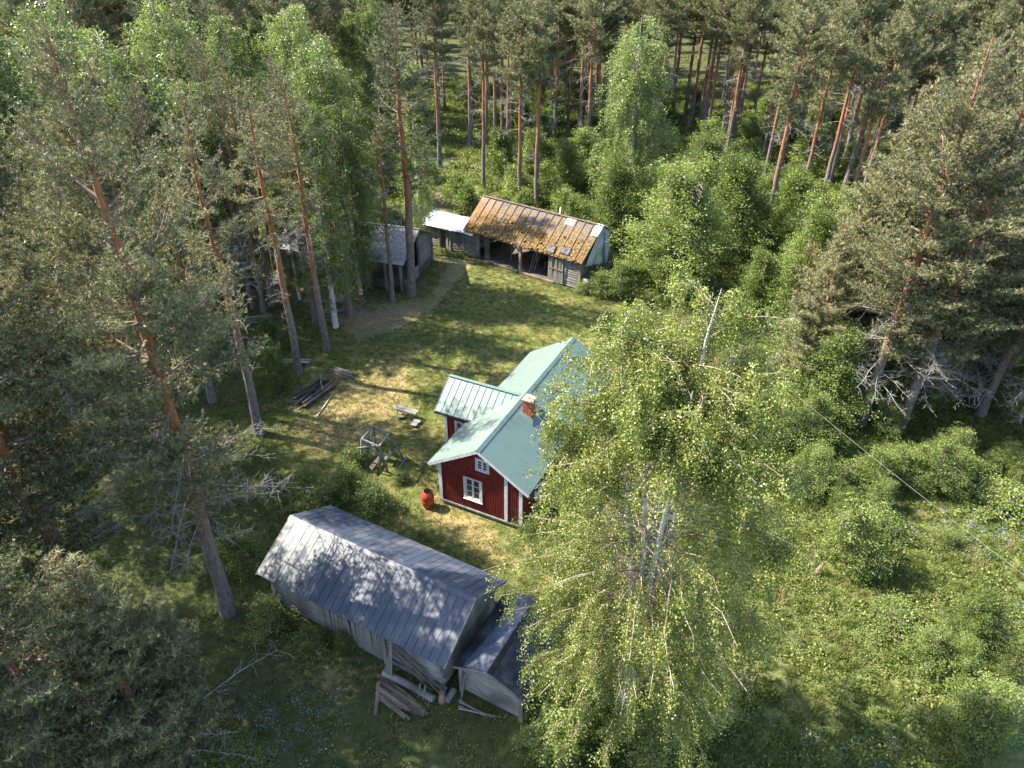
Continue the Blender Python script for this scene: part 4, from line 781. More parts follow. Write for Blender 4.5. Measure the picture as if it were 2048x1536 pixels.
def birch(seed, H_, R, base, leaves, ll, stems, twl=1.1, mat='birch_leaf', per=34, top_r=.55, open_=0., lean=0.):
    r = np.random.default_rng(seed); tr = Tubes(); lb = Tubes(); paths = []
    def stem(p, d, L, r0, n=9, w_=.05):
        s_ = np.linspace(0, 1, n); d = norm(np.array(d, float)); P = np.array(p) + d * (s_ * L)[:, None]; P[:, :2] += np.cumsum(r.normal(0, w_ * L / n, (n, 2)), 0) * s_[:, None]
        P[:, 2] += .06 * L * s_ ** 2; tr.add(P, r0 * (1 - s_) ** .9 * .96 + .008, 8 if r0 > .08 else 6); paths.append(P); return P
    fork = base[0] * H_; r0 = .010 * H_ + .02; tk = np.array([[0, 0, 0], [.05, 0, fork * .5], [.02, .05, fork]]); k = 7
    zz = np.linspace(0, fork, k); P = np.column_stack([np.interp(zz, tk[:, 2], tk[:, 0]) + r.normal(0, .03, k), np.interp(zz, tk[:, 2], tk[:, 1]) + r.normal(0, .03, k), zz]); P[0, :2] = 0
    tr.add(P, np.linspace(r0 * 1.25, r0 * .8, k), 10); paths.append(P)
    for i in range(stems):
        a = i * 2 * math.pi / stems + r.uniform(-.4, .4); tilt = (r.uniform(.06, .19) if stems > 1 else .02); f = r.uniform(.75, 1.) if stems > 1 else 1.; p = P[int(f * (k - 1))]
        L = (H_ - p[2]) * (.93 if i == 0 else r.uniform(.68, .9)) / math.cos(tilt) / 1.06; Q = stem(p, (math.sin(tilt if i else .03) * math.cos(a), math.sin(tilt if i else .03) * math.sin(a), 1), L, r0 * (.8 if i == 0 else r.uniform(.5, .7)), 10)
    def RR(z): t = z / H_; return R * (min(1., (t / .2 + .5)) if t < .1 else (.86 + .31 * t) if t < .45 else 1. - (1 - top_r) * ((t - .45) / .55) ** 1.6)
    TW, TDr = [], []
    nb = int(13 * H_ * (1 + .15 * stems) * .8); allp = []
    for P in paths[1:]:
        allp += [(P, w_) for w_ in [1] * max(2, int(nb * (P[-1][2] - P[0][2]) / (H_ * max(1, stems * .75))))]
    for _ in range(int(nb * (.5 if open_ else .3))): allp.append((paths[0], 0))
    for P, w_ in allp:
        u = r.uniform(.3, 1.) if w_ == 0 else .04 + .96 * r.random() ** .85; i = min(len(P) - 2, int(u * (len(P) - 1))); f = u * (len(P) - 1) - i; p = P[i] * (1 - f) + P[i + 1] * f
        az = r.uniform(0, 6.283); d = np.array([math.cos(az), math.sin(az), 0]); rad_ = math.hypot(p[0], p[1]); tr_ = RR(p[2] + .5) * r.uniform(.45, 1.04) if p[2] < H_ * .9 else R * top_r * r.uniform(.3, .85)
        b_ = p[:2] @ d[:2]; disc = b_ * b_ - (rad_ ** 2 - tr_ ** 2)
        if disc <= 0: continue
        if p[2] > H_ * .9: tr_ *= .8
        ln = -b_ + math.sqrt(disc)
        if ln < .3: continue
        if open_ and p[2] > .76 * H_: ln = min(ln, 1.9)
        n = 8; s_ = np.linspace(0, 1, n); rise = ln * r.uniform(.35, .75); Q = p + d * (s_ * ln)[:, None] + np.array([0, 0, 1.]) * (rise * (s_ - .62 * s_ ** 2.4) * 1.2)[:, None] + np.cumsum(r.normal(0, .03 * ln, (n, 3)), 0) * s_[:, None]
        lb.add(Q, (.003 + .0052 * ln) * (1 - s_ * .85) + .003, 4)
        for u2 in r.uniform(.25, 1., int(3 + ln * 5.5)):
            i = min(n - 2, int(u2 * (n - 1))); f = u2 * (n - 1) - i; q = Q[i] * (1 - f) + Q[i + 1] * f
            TW.append(q); o_ = norm(d * r.uniform(.1, .9) + r.normal(0, .45, 3) * np.array([1, 1, .3])); TDr.append(o_ * r.uniform(.15, .5))
    TW = np.array(TW); TDr = np.array(TDr)
    if open_: hi = TW[:, 2] > .68 * H_; TW = np.concatenate([TW, TW[hi] + r.normal(0, .22, (hi.sum(), 3))]); TDr = np.concatenate([TDr, TDr[hi] * .8 + r.normal(0, .15, (hi.sum(), 3))])
    if open_: kp = (np.hypot(TW[:, 0], TW[:, 1]) > .42 * R) | (r.random(len(TW)) < 1 - open_) | (TW[:, 2] > .75 * H_); nz = np.sin(TW[:, 0] * 2.3 + TW[:, 2] * 1.1) + np.sin(TW[:, 1] * 2.1 - TW[:, 2] * 1.7 + 1) + .8 * np.sin(TW[:, 2] * 3.1 + TW[:, 0] * 1.3 + 2); kp &= (nz > -1.0) | (r.random(len(TW)) < .35); TW = TW[kp]; TDr = TDr[kp]
    n = len(TW); Lt = twl * r.uniform(.35, 1.25, n) * np.clip(1.25 - TW[:, 2] / H_ * .55, .5, 1.2); Lt = np.minimum(Lt, np.maximum(.2, TW[:, 2] - .5))
    per = max(6, int(leaves / n)); t = np.clip(np.linspace(.02, 1, per)[None, :, None] + r.normal(0, .02, (n, per, 1)), .005, 1.1)
    C = TW[:, None] + TDr[:, None] * (t ** .7) + np.array([0, 0, -1.]) * (Lt[:, None, None] * t ** 1.35) + r.normal(0, .05 + ll * .35, (n, per, 3))
    for q, o_, l_ in zip(TW[::5], TDr[::5], Lt[::5]): lb.add(np.array([q, q + o_ * .6 + [0, 0, -l_ * .35], q + o_ + [0, 0, -l_]]), [.006, .004, .002], 3)
    C = C.reshape(-1, 3); m_ = len(C); tv = np.repeat(np.clip(r.normal(.45, .16, n), 0, 1), per) + r.normal(0, .14, m_)
    V, F, var = quads(C, ll * r.uniform(.75, 1.25, m_), ll * .78, r, np.clip(tv, 0, 1))
    V[:, 0] += lean * V[:, 2]
    for tb in (tr, lb):
        for q in tb.V: q[:, 0] += lean * q[:, 2]
    return dict(trunk=tr.mesh('trunk', MT['birch_bark']), branches=lb.mesh('branches', MT['pink_twig']), crown=mk_mesh('crown', V, F, MT[mat], var), H=H_, tris=len(F) * 2)

def broad(seed, H_, R, leaves, ll, mat='leaf', stems=4, low=.1, clump=.32, bark='twig'):
    """bushy broadleaved tree or shrub: several stems, leaf clumps over an uneven crown"""
    r = np.random.default_rng(seed); tr = Tubes(); ends = []
    lobes = [(r.uniform(0, 6.283), r.uniform(.5, 1.), r.uniform(.7, 1.5)) for _ in range(5)]
    def RR(az, t): 
        b_ = 1 + sum(.16 * k_ * math.cos(az * (i + 1) + a + t * 4) for i, (a, _q, k_) in enumerate(lobes)); return R * b_ * math.sin(min(1, (t + .12) * 1.1) * math.pi) ** .55 if t < .88 else R * b_ * .45
    for i in range(stems):
        a = i * 6.283 / stems + r.uniform(-.5, .5); hh = H_ * r.uniform(.7, .97); out = R * r.uniform(.15, .5); s_ = np.linspace(0, 1, 7); P = np.column_stack([math.cos(a) * out * s_ ** 1.2, math.sin(a) * out * s_ ** 1.2, hh * s_]) + np.cumsum(r.normal(0, .03 * H_ / 7, (7, 3)), 0) * s_[:, None]
        tr.add(P, (.008 * H_ + .012) * (1 - s_ * .85) + .004, 6)
        for _ in range(int(10 + H_ * 3.2)):
            u = r.uniform(low + .05, 1); j = min(5, int(u * 6)); p = P[j] + (P[j + 1] - P[j]) * (u * 6 - j); az = r.uniform(0, 6.283); zt = np.clip(p[2] + r.uniform(0, .14) * H_, low * H_, H_); rr = RR(az, zt / H_) * r.uniform(.5, 1.05)
            q = np.array([math.cos(az) * rr, math.sin(az) * rr, zt + .05 * H_ * r.random()]); md = (p + q) / 2 + np.array([0, 0, .03 * H_]); tr.add(np.array([p, md, q]), [.012 + .002 * H_, .01, .004], 4)
            for w_ in r.uniform(.45, 1, 4): ends.append(p + (q - p) * w_ + r.normal(0, .06 * R + .1, 3))
    E_ = np.array(ends); n = len(E_); per = max(3, int(leaves / n)); cl = clump * (.35 + .16 * R)
    C = np.repeat(E_, per, 0) + r.normal(0, 1, (n * per, 3)) * np.array([cl, cl, cl * .6]); ok = C[:, 2] > .08; C = C[ok]
    tv = (np.repeat(np.clip(r.normal(.45, .17, n), 0, 1), per) + r.normal(0, .13, n * per))[ok]
    V, F, var = quads(C, ll * r.uniform(.7, 1.3, len(C)), ll * .7, r, np.clip(tv, 0, 1), .6)
    return dict(trunk=tr.mesh('stems', MT[bark]), crown=mk_mesh('crown', V, F, MT[mat], var), H=H_, tris=len(F) * 2)

def place(kind, name, label, cat, x, y, H_=None, group=None, rot=None, wide=1.):
    s_ = (H_ / kind['H']) if H_ else 1.; t = thing(name, label, cat, (x, y, float(gh(np.array([x]), np.array([y]))[0]) - .03), rot if rot is not None else random.uniform(0, 6.283), group)
    t.scale = (s_ * wide, s_ * wide, s_)
    for part in ('trunk', 'branches', 'dead_branches', 'crown'):
        if part in kind: obj('stem' if part == 'trunk' and 'bush' in name else part, kind[part], t, kind='stuff' if 'branches' in part else None)
    return t

PN = [pine(11, 22.5, 3.9, .27, 11, .13, .028, 1.1, 1.1, top=.05), pine(12, 20, 3.7, .24, 11, .13, .028, 1.1, 1., top=.08), pine(13, 17, 3.8, .2, 11, .13, .028, 1.1, 1.2, top=.06)]
PY = [pine(21, 15, 3.3, .2, 11, .18, .026, 1.3, 1.2, 'cone', .16), pine(22, 14, 3.2, .12, 11, .18, .026, 1.3, 1., 'cone', .2)]
PS = [pine(16, 18, 2.3, .5, 10, .15, .03, .95, .9), pine(17, 19, 2.7, .42, 10, .15, .03, 1., .8), pine(18, 14, 1.7, .4, 9, .14, .028, .9, .8)]
PF = [pine(31 + i, 18.5 + (i % 3), 2.9 + .35 * (i % 2), [.6, .54, .64, .57, .5][i], 9, .25, .05, .95, .8, twt=False) for i in range(5)]
BH = birch(41, 17.4, 4.0, (.36,), 350000, .056, 7, .85, per=34, top_r=.58, open_=.85, lean=.022)
BM = [birch(42, 17, 2.9, (.4,), 60000, .105, 2, 1.3, 'birch_leaf_far', 20, .4), birch(43, 15, 3.1, (.35,), 60000, .105, 3, 1.1, 'birch_leaf_far', 20), birch(44, 14, 2.0, (.45,), 24000, .105, 1, .9, 'birch_leaf_far', 16)]
BR_ = [broad(51, 9.5, 3.9, 42000, .13, stems=7, low=.08, clump=.25), broad(52, 8, 3.2, 32000, .13, stems=6, low=.08), broad(53, 7, 2.3, 22000, .12, stems=5)]
BU = [broad(61, 3.6, 1.7, 7000, .13, stems=6, low=.08), broad(62, 2.4, 1.4, 5500, .12, stems=7, low=.06), broad(63, 5.0, 1.6, 7500, .14, stems=4, low=.1), broad(64, 3.0, 1.2, 5000, .12, stems=4, low=.1)]
BS = [broad(71, 1.6, 1.1, 5000, .08, stems=6, low=.05, clump=.2), broad(72, 2.6, 1.3, 7000, .085, stems=5, low=.05, clump=.2), broad(73, 3.8, 1.7, 12000, .09, stems=6, low=.1, clump=.22)]
for q in (PN, PY, PF, [BH], BM, BR_, BU, BS): print([k['tris'] for k in q])

# ------------------------------------------------------------------ named trees of the yard
def P_(u, v): q = G(u, v); return q[0], q[1]
def pin(k, u, v, H_, label, rot=None, group=None, name='pine_tree', wide=1., kinds=None): return place((kinds or PN)[k], name, label, 'pine' if name == 'pine_tree' else 'tree', *P_(u, v), H_, group, rot, wide)
pin(0, 457, 1225, 22.3, 'tallest near pine, its grey and orange trunk beside the left end of the log barn', 1.0)
pin(1, 215, 1310, 20.5, 'big pine with thick orange trunk at the left, below the tallest near pine', 2.2)
place(PY[1], 'pine_tree', 'blue-green pine crown in the lower left beside the blue flowers', 'pine', *P_(330, 1560), 11, None, .4, 1.35)
place(PN[2], 'pine_tree', 'pine crown at the bottom edge left of the blue flowers', 'pine', *P_(200, 1640), 13, None, 1.4, 1.1)
place(PY[0], 'pine_tree', 'bushy pine crown in the very bottom left corner', 'pine', *P_(20, 1640), 13.5, None, 2.4, 1.3)
pin(1, 60, 1420, 16, 'pine crown at the left edge a little above the bottom corner', 4.0)
pin(0, 175, 1205, 19, 'slim pine between the two thick trunks at the left', 3.1)
pin(1, 326, 981, 18.5, 'pine with grey trunk foot seen left of the tallest near pine', 5.1)
pin(2, 40, 1010, 19, 'dense pine at the left edge halfway up', 2.8)
pin(0, -170, 1180, 20, 'pine at the left edge with low drooping boughs', .9)
pin(1, 160, 860, 19, 'pine standing behind the tallest near pine at the left', 1.7)
pin(2, -120, 860, 20, 'dark pine in the left margin of the yard', 3.7)
pin(0, 330, 800, 18, 'pine left of the charred heap, half hidden by nearer boughs', 2.2, kinds=PS)
pin(0, 520, 870, 18.5, 'slim pine between the tallest near pine and the charred heap', 1.2, kinds=PS)
pin(1, 425, 800, 18, 'slim pine left of the charred heap behind the tallest near pine', 3.2, kinds=PS)
pin(0, 597, 745, 17.5, 'pine with grey trunk foot beside the charred heap', .2, kinds=PS)
pin(0, 654, 696, 17.5, 'slim pine whose bare leaning trunk stands at the shady lawn edge', 4.4, kinds=PS)
pin(0, 632, 642, 17, 'slim pine just behind the leaning one at the lawn edge', 1.3, kinds=PS)
pin(1, 823, 588, 20, 'tall orange-barked pine standing free beside the old barn', 2.9, wide=1.25, kinds=PS)
pin(2, 785, 602, 13.5, 'thin young pine left of the free-standing tall pine', .3, kinds=PS)
place(BM[2], 'birch_tree', 'slim birch with mottled trunk between the old barn and the lawn', 'birch', *P_(672, 655), 15.5, None, 1.)
place(BM[2], 'birch_tree', 'thin white birch right behind the tall free-standing pine', 'birch', *P_(846, 508), 16, None, 2.5, .7)
place(BM[0], 'birch_tree', 'weeping bright-green birch hanging over the old barn roof', 'birch', *P_(690, 560), 18.5, None, .5, 1.15)
place(BM[1], 'birch_tree', 'light-green birch rising at the top left between pines', 'birch', *P_(350, 640), 19.5, None, .5, 1.25)
place(BM[0], 'birch_tree', 'tall pale birch in the upper left corner', 'birch', *P_(150, 690), 22, None, 2., 1.35)
place(BM[0], 'birch_tree', 'airy tall birch filling the space between the two upper left birches', 'birch', *P_(255, 560), 21, None, 1.1, 1.25)
place(BM[1], 'birch_tree', 'airy birch at the left edge behind the dense pines', 'birch', *P_(20, 720), 20.5, None, .4, 1.25)
place(BM[0], 'birch_tree', 'pale birch between the top left birch and the old barn', 'birch', *P_(430, 490), 20.5, None, 2.9, 1.2)
place(BM[1], 'birch_tree', 'loose birch left of the old barn with thin white stem', 'birch', *P_(463, 583), 16, None, 3.4)
place(BM[2], 'birch_tree', 'young birch with low branches before the old barn wall', 'birch', *P_(600, 600), 9, None, 3.9)
place(BM[0], 'birch_tree', 'weeping birch behind the mossy shed, reaching the top of the photo', 'birch', *P_(1250, 455), 18.5, None, 1.2, 1.25)
place(BM[1], 'birch_tree', 'light birch at the forest edge beyond the old barn', 'birch', *P_(640, 430), 19, None, 4.2)
place(BM[2], 'birch_tree', 'slim birch far behind the left pines near the top', 'birch', *P_(520, 440), 18, None, 4.9)
place(BH, 'birch_tree', 'huge white-stemmed weeping birch standing in front of the red cottage', 'birch', *P_(1240, 1442), 17.9, None, 0.)
place(BM[1], 'birch_tree', 'birch whose bright strands hang in front of the old barn gable', 'birch', *P_(722, 590), 14.5, None, 2.2, .8)
place(PS[0], 'pine_tree', 'slim orange-stemmed pine before the middle of the old barn roof', 'pine', *P_(618, 590), 17, None, 2.)
place(PS[2], 'pine_tree', 'slim pine at the right end of the plank table', 'pine', *P_(700, 628), 14, None, 2.)
for k, (u, v) in enumerate(((500, 556), (507, 617), (529, 629), (546, 610), (551, 546), (451, 580), (420, 640), (380, 600), (480, 530))):
    place(PS[(0, 2)[k % 2]], 'pine_tree', 'thin bare-stemmed pine in the cluster left of the old barn', 'pine', *P_(u, v), random.uniform(15, 18), 'pines clustered left of the old barn', None, .8)
# broadleaved trees round the lawn
for k, (u, v, i, H_, lab, wd) in enumerate((
    (1340, 575, 0, 10, 'large round light-green bush tree right behind the mossy shed corner', 1.15), (1225, 500, 1, 8, 'light-green bush tree between the shed roof and the weeping birch', 1.), (1450, 520, 1, 8.5, 'darker green bush tree behind the large round one', 1.1),
    (1590, 660, 0, 9.2, 'pale green tree with pointed top in front of the dense right-hand pines', .8), (1660, 590, 1, 8, 'green tree squeezed between the pale tree and the big right pines', 1.),
    (1560, 500, 2, 7, 'green sapling under the tall pine right of the clearing', 1.), (1400, 430, 0, 8, 'green tree at the foot of the far right trunks', 1.2), (1130, 420, 1, 6.5, 'green tree behind the mossy roof ridge', 1.),
    (1500, 640, 2, 5.5, 'small green tree behind the top of the big birch', 1.), (1640, 830, 1, 5.5, 'green bush at the meadow edge below the dark pines', 1.2), (1580, 760, 2, 4.5, 'leafy bush behind the right side of the big birch', 1.2))):
    place(BR_[i], 'broadleaf_tree', lab, 'tree', *P_(u, v), H_, None, k * 1.1, wd)
# right-hand group of pines
for k, (kind, i, u, v, H_, lab, rot, wd) in enumerate((
    (PN, 2, 1800, 850, 19.3, 'pine with bright orange trunk and dead lower twigs above the power line', .2, 1.1), (PN, 1, 1722, 850, 20.3, 'pine with reddish trunk left of the bright orange one above the power line', 2.4, 1.05),
    (PN, 0, 1960, 830, 17.5, 'dark pine in the shade right of the bright orange trunk', 1.2, 1.1), (PN, 1, 2110, 800, 18, 'pine at the right edge with long bare boughs', 3., 1.1), 
    (PY, 1, 1890, 770, 13.5, 'smaller bushy pine among the dark right-hand pines', 1.8, 1.1), (PN, 2, 2060, 900, 15, 'pine at the right edge just above the power line', .8, 1.1),
    (PY, 1, 2230, 640, 19, 'bushy pine at the upper right margin', 3.3, 1.1), (PY, 0, 1930, 470, 17.5, 'bushy pine behind the dense right group', 2., 1.1))):
    place(kind[i], 'pine_tree', lab, 'pine', *P_(u, v), H_, None, rot, wd)
for k, (u, v, H_, i, kd, lab) in enumerate(((1860, 165, 17.3, 1, PY, 'candle-tipped pine on the left shoulder of the right-hand group'), (1790, 330, 13.3, 0, PY, 'middle pine on the sloping left side of the right-hand group'), (1700, 450, 11., 1, PY, 'lowest pine on the sloping left side of the right-hand group'),
    (2085, 110, 17.6, 0, PY, 'broad candle-tipped pine cut by the right edge'), (1960, 120, 17.4, 1, PY, 'candle-tipped pine behind the two tallest orange-stemmed ones at the right'), (1930, 330, 14., 1, PN, 'pine in the heart of the right-hand group'), (2050, 400, 12.5, 2, PN, 'pine in the heart of the right-hand group close to the edge'))):
    q = G(u, v, H_); place(kd[i], 'pine_tree', lab, 'pine', q[0], q[1], H_, None, k * 1.3, 1.2)
for k, (u, v, H_, lab) in enumerate(((1760, 800, 4.5, 'light green sapling between the orange trunks at the right'), (1850, 815, 3.8, 'light green sapling right of the bright orange trunk'), (1930, 770, 5., 'leafy sapling deep under the right-hand pines'), (2020, 830, 4.2, 'light green sapling under the boughs at the right edge'), (1660, 800, 4.6, 'leafy sapling left of the reddish trunk'))):
    place(BR_[1 + k % 2], 'broadleaf_tree', lab, 'tree', *P_(u, v), H_, None, k * 1.7, 1.3)
rs_ = random.Random(8)
for k in range(22):
    u, v = (rs_.uniform(1570, 2080), rs_.uniform(840, 1040)) if k < 15 else (rs_.uniform(1850, 2080), rs_.uniform(1230, 1540)); kd = BS[2] if k % 3 else BR_[2]; h = rs_.uniform(1.6, 3.4)
    place(kd, 'bush', '', 'bush', *P_(u, v), h, 'tall shrubs under the right-hand pines' if k < 15 else 'tall shrubs near the bottom right corner', None, rs_.uniform(.8, 1.3))
# far forest: pines whose stems can be told apart
FB = [(967, 372), (1038, 407), (1073, 415), (940, 290), (944, 255), (973, 285), (991, 300), (1016, 320), (1023, 280), (1096, 268), (1101, 262), (1135, 270), (1156, 300), (1170, 340), (1175, 250), (1185, 262), (1410, 290), (1397, 262), (1378, 252), (1367, 240), (1440, 290),
      (1451, 305), (1464, 280), (1534, 450), (1625, 315), (1656, 375), (1690, 372), (1730, 352), (1753, 300), (1632, 225), (1344, 240), (1290, 270), (1310, 300), (1560, 330), (1500, 260), (1780, 330), (880, 330), (1600, 260), (1693, 290), (1820, 300), (1480, 230)]
taken = []
HN = ['pine at the forest edge behind the log store, left of the mossy ridge', 'thick-stemmed pine rising right behind the mossy roof ridge', 'slim pine just right of the thick one behind the mossy ridge']
def fpine(x, y, H_, label, group, i): 
    taken.append((x, y)); return place(PF[i % 5], 'pine_tree', label, 'pine', x, y, H_, group, None, random.uniform(.85, 1.1))
for k, (u, v) in enumerate(FB):
    x, y = P_(u, v + 4)
    if k < 3: fpine(x, y, 18.5, HN[k], None, k)
    elif (u, v) == (1534, 450): fpine(x, y, 19, 'dark-stemmed pine standing at the right back corner of the clearing', None, 1)
    elif u < 1250: fpine(x, y, random.uniform(18, 21), 'bare-stemmed pine in the forest beyond the mossy shed', 'pines beyond the mossy shed', k)
    else: fpine(x, y, random.uniform(18, 21), 'orange-stemmed pine in the forest beyond the round green trees', 'pines beyond the round green trees', k)
rr_ = np.random.default_rng(99)
def half(y): return y * .80 + 6
def free(x, y, d):
    return all((x - a) ** 2 + (y - b) ** 2 > d * d for a, b in taken)
regions = []
cnt = 0; tries = 0
while cnt < 215 and tries < 15000:
    tries += 1; y = 55 + 80 * rr_.random() ** 1.0; x = rr_.uniform(-half(y), half(y))
    u_, z_ = 1024 + F_PX * x / (y * _fw[1] + CAM_H * -_fw[2] * 1.), 0
    if y < 62 + (0 if abs(x) > 24 else 30) and -16 < x < 30: continue
    if -44 < x < -12 and y < 74 and rr_.random() < .9: continue
    if x < -16 and y < 66 and x > -26: continue
    if x > 20 and y < 60 and x < 42: continue
    if not free(x, y, 3.2): continue
    lab, gr = (('pine in the dense forest filling the top left', 'pines of the top left forest') if x < -14 else ('pine in the forest at the top middle', 'pines of the top middle forest') if x < 25 else ('pine in the dense forest filling the top right', 'pines of the top right forest'))
    dp = 0 if y < 82 else 1 if y < 105 else 2
    lab += (', in its front rows', ', some rows back', ', in its deepest rows')[dp]; gr += (', front rows', ', middle rows', ', back rows')[dp]
    fpine(x, y, rr_.uniform(17, 21), lab, gr, int(rr_.integers(0, 5))); cnt += 1
# birches mixed into the far forest
for k in range(14):
    y = rr_.uniform(72, 115); x = rr_.uniform(-half(y), 10)
    place(BM[k % 3], 'birch_tree', 'light birch mixed among the far pines', 'birch', x, y, rr_.uniform(14, 18), 'birches among the far pines')
# understory bushes
def in_any(x, y, polys, m=0.): return any(pdist(np.array([x]), np.array([y]), P)[0] > -m for P in polys)
n_ = 0
for _ in range(4000):
    if n_ >= 235: break
    y = 50 + 62 * rr_.random() ** 1.3; x = rr_.uniform(-half(y), half(y))
    if in_any(x, y, FOOT, 1.6) or in_any(x, y, [CLEAR, PATCH], .8) or in_any(x, y, DIRT[:1], .5) or (in_any(x, y, [BACKMEADOW], 0) and rr_.random() < .8): continue
    if x < -13 and rr_.random() < .45: continue
    kk = int(rr_.integers(0, 4)); place(BU[kk], 'bush', 'leafy green bush in the undergrowth under the far pines' if x > -12 else 'leafy green bush under the left forest', 'bush', x, y, BU[kk]['H'] * rr_.uniform(.8, 1.25), 'undergrowth bushes under the far pines' if x > -12 else 'undergrowth bushes in the left forest', None, rr_.uniform(1., 1.4)); n_ += 1
    o = list(col.objects)[-1]; o = o.parent; side = 'left' if x < -13 else 'middle' if x < 16 else 'right'; dp = 'first rows' if y < 66 else 'middle depth' if y < 86 else 'far depth'
    o['label'] = 'leafy green bush in the undergrowth, ' + side + ' part of the far forest, ' + dp; o['group'] = 'undergrowth bushes, ' + side + ', ' + dp
# named bushes of the yard
for k, (u, v, i, H_, wd, lab) in enumerate((
    (700, 985, 1, 1.7, 1.3, 'pale green bush at the foot of the garden swing'), (650, 1010, 0, 1.3, 1.5, 'low wide bush behind the far end of the log barn'), (745, 1015, 0, 1.4, 1.3, 'green bush between the log barn roof and the garden swing'), (610, 985, 1, 1.5, 1.3, 'bush left of the garden swing in the dappled light'), (800, 965, 0, .8, 1., 'small bush at the right foot of the garden swing'),
    (710, 930, 0, 1.2, 1.2, 'bush growing into the back of the garden swing'), (1685, 1130, 2, 3.7, 1., 'solitary leafy bush in the meadow casting a long shadow'), (1860, 1330, 1, 2.2, 1.3, 'grey-green bush in the lower right meadow'), (1790, 1250, 0, 1.4, 1.4, 'low bush in the middle of the lower right meadow'),
    (1960, 1440, 2, 2.6, 1.3, 'dark bush in the bottom right corner'), (1150, 1420, 2, 3.0, 1., 'fresh green sapling beside the shack corner'), (1110, 1500, 1, 2.2, 1.2, 'fresh green bush in front of the shack'), (1300, 1500, 1, 2.0, 1.3, 'green bush at the foot of the big birch'), (1395, 1440, 0, 1.6, 1.3, 'low green bush right of the big birch foot'),
    (1060, 1065, 0, .8, 1.1, 'small green plant clump at the cottage corner'), (480, 1130, 1, 1.9, 1.4, 'bright green bush left of the far barn end'), (540, 1240, 0, 1.0, 1.6, 'low green growth along the far end of the log barn'), (620, 1290, 0, .8, 1.6, 'low green growth along the front of the log barn'),
    (690, 1295, 0, .9, .9, 'small pale shrub at the barn front boards'), (1200, 590, 1, 1.9, 1.4, 'green bush at the right corner of the mossy shed'), (1170, 585, 0, 1.0, 1.2, 'low bush at the front right corner of the mossy shed'), (1240, 600, 2, 3.2, 1.1, 'taller bush behind the top of the big birch'), (560, 780, 2, 3.2, .9, 'dark green young tree left of the charred heap'),
    (545, 700, 1, 2.4, 1., 'small dark bush among the trunks left of the lawn'), (1620, 900, 1, 2.4, 1.4, 'grey-green bush under the left end of the power line'), (1700, 970, 0, 1.6, 1.6, 'wide bush under the power line'), (1590, 980, 1, 2.2, 1.3, 'bush at the right side of the big birch crown'), (1800, 960, 2, 3.0, 1.2, 'bush right of the power line under the pines'),
    (1900, 960, 1, 2.6, 1.4, 'bush in the shade under the dark right pines'), (1990, 1010, 0, 1.7, 1.5, 'low bush at the right edge above the power line'), (1500, 1100, 1, 2.0, 1.3, 'bush half hidden by the right side of the big birch'), (1760, 1060, 0, 1.5, 1.3, 'bush just below the power line'), (1545, 880, 2, 3.4, 1.3, 'bush behind the right flank of the big birch'))):
    place(BS[i], 'bush', lab, 'bush', *P_(u, v), H_ * (.68 if u > 1450 and u != 1685 else 1.), None, k * .9, wd * (1.5 if u > 1450 and u != 1685 else 1.))
# bushes under the left pines and in the outer meadow
for k in range(34):
    u, v = (rr_.uniform(-250, 520), rr_.uniform(780, 1560)) if k < 26 else (rr_.uniform(1620, 2350), rr_.uniform(880, 1560)); q = P_(u, v)
    place(BS[k % 3], 'bush', 'low bush under the near pines at the left' if k < 26 else 'low bush scattered over the right-hand meadow', 'bush', *q, rr_.uniform(.7, 1.5), 'low bushes under the near left pines' if k < 26 else 'low bushes of the right meadow', None, rr_.uniform(1., 1.7))

# ------------------------------------------------------------------ ground plants (uncountable)
def proto(seed, n, R, H_, ll, mat, blades=False):
    r = np.random.default_rng(seed)
    if blades:
        a = r.uniform(0, 6.3, n); P0 = np.column_stack([np.cos(a) * r.uniform(0, R, n), np.sin(a) * r.uniform(0, R, n), np.zeros(n)]); D = norm(np.column_stack([r.normal(0, .45, n), r.normal(0, .45, n), np.ones(n)]))
        V, F = ntris(P0, D, H_ * r.uniform(.5, 1.2, n), ll, r); return mk_mesh('tuft', V, F, MT[mat], np.clip(r.normal(.5, .2, n), 0, 1))
    a = r.uniform(0, 6.3, n); q = R * np.sqrt(r.random(n)); C = np.column_stack([np.cos(a) * q, np.sin(a) * q, H_ * r.uniform(.25, 1, n) * (1 - (q / R) ** 2 * .5)])
    V, F, var = quads(C, ll * r.uniform(.7, 1.3, n), ll * .75, r, np.clip(r.normal(.5, .2, n), 0, 1), .75); return mk_mesh('clump', V, F, MT[mat], var)
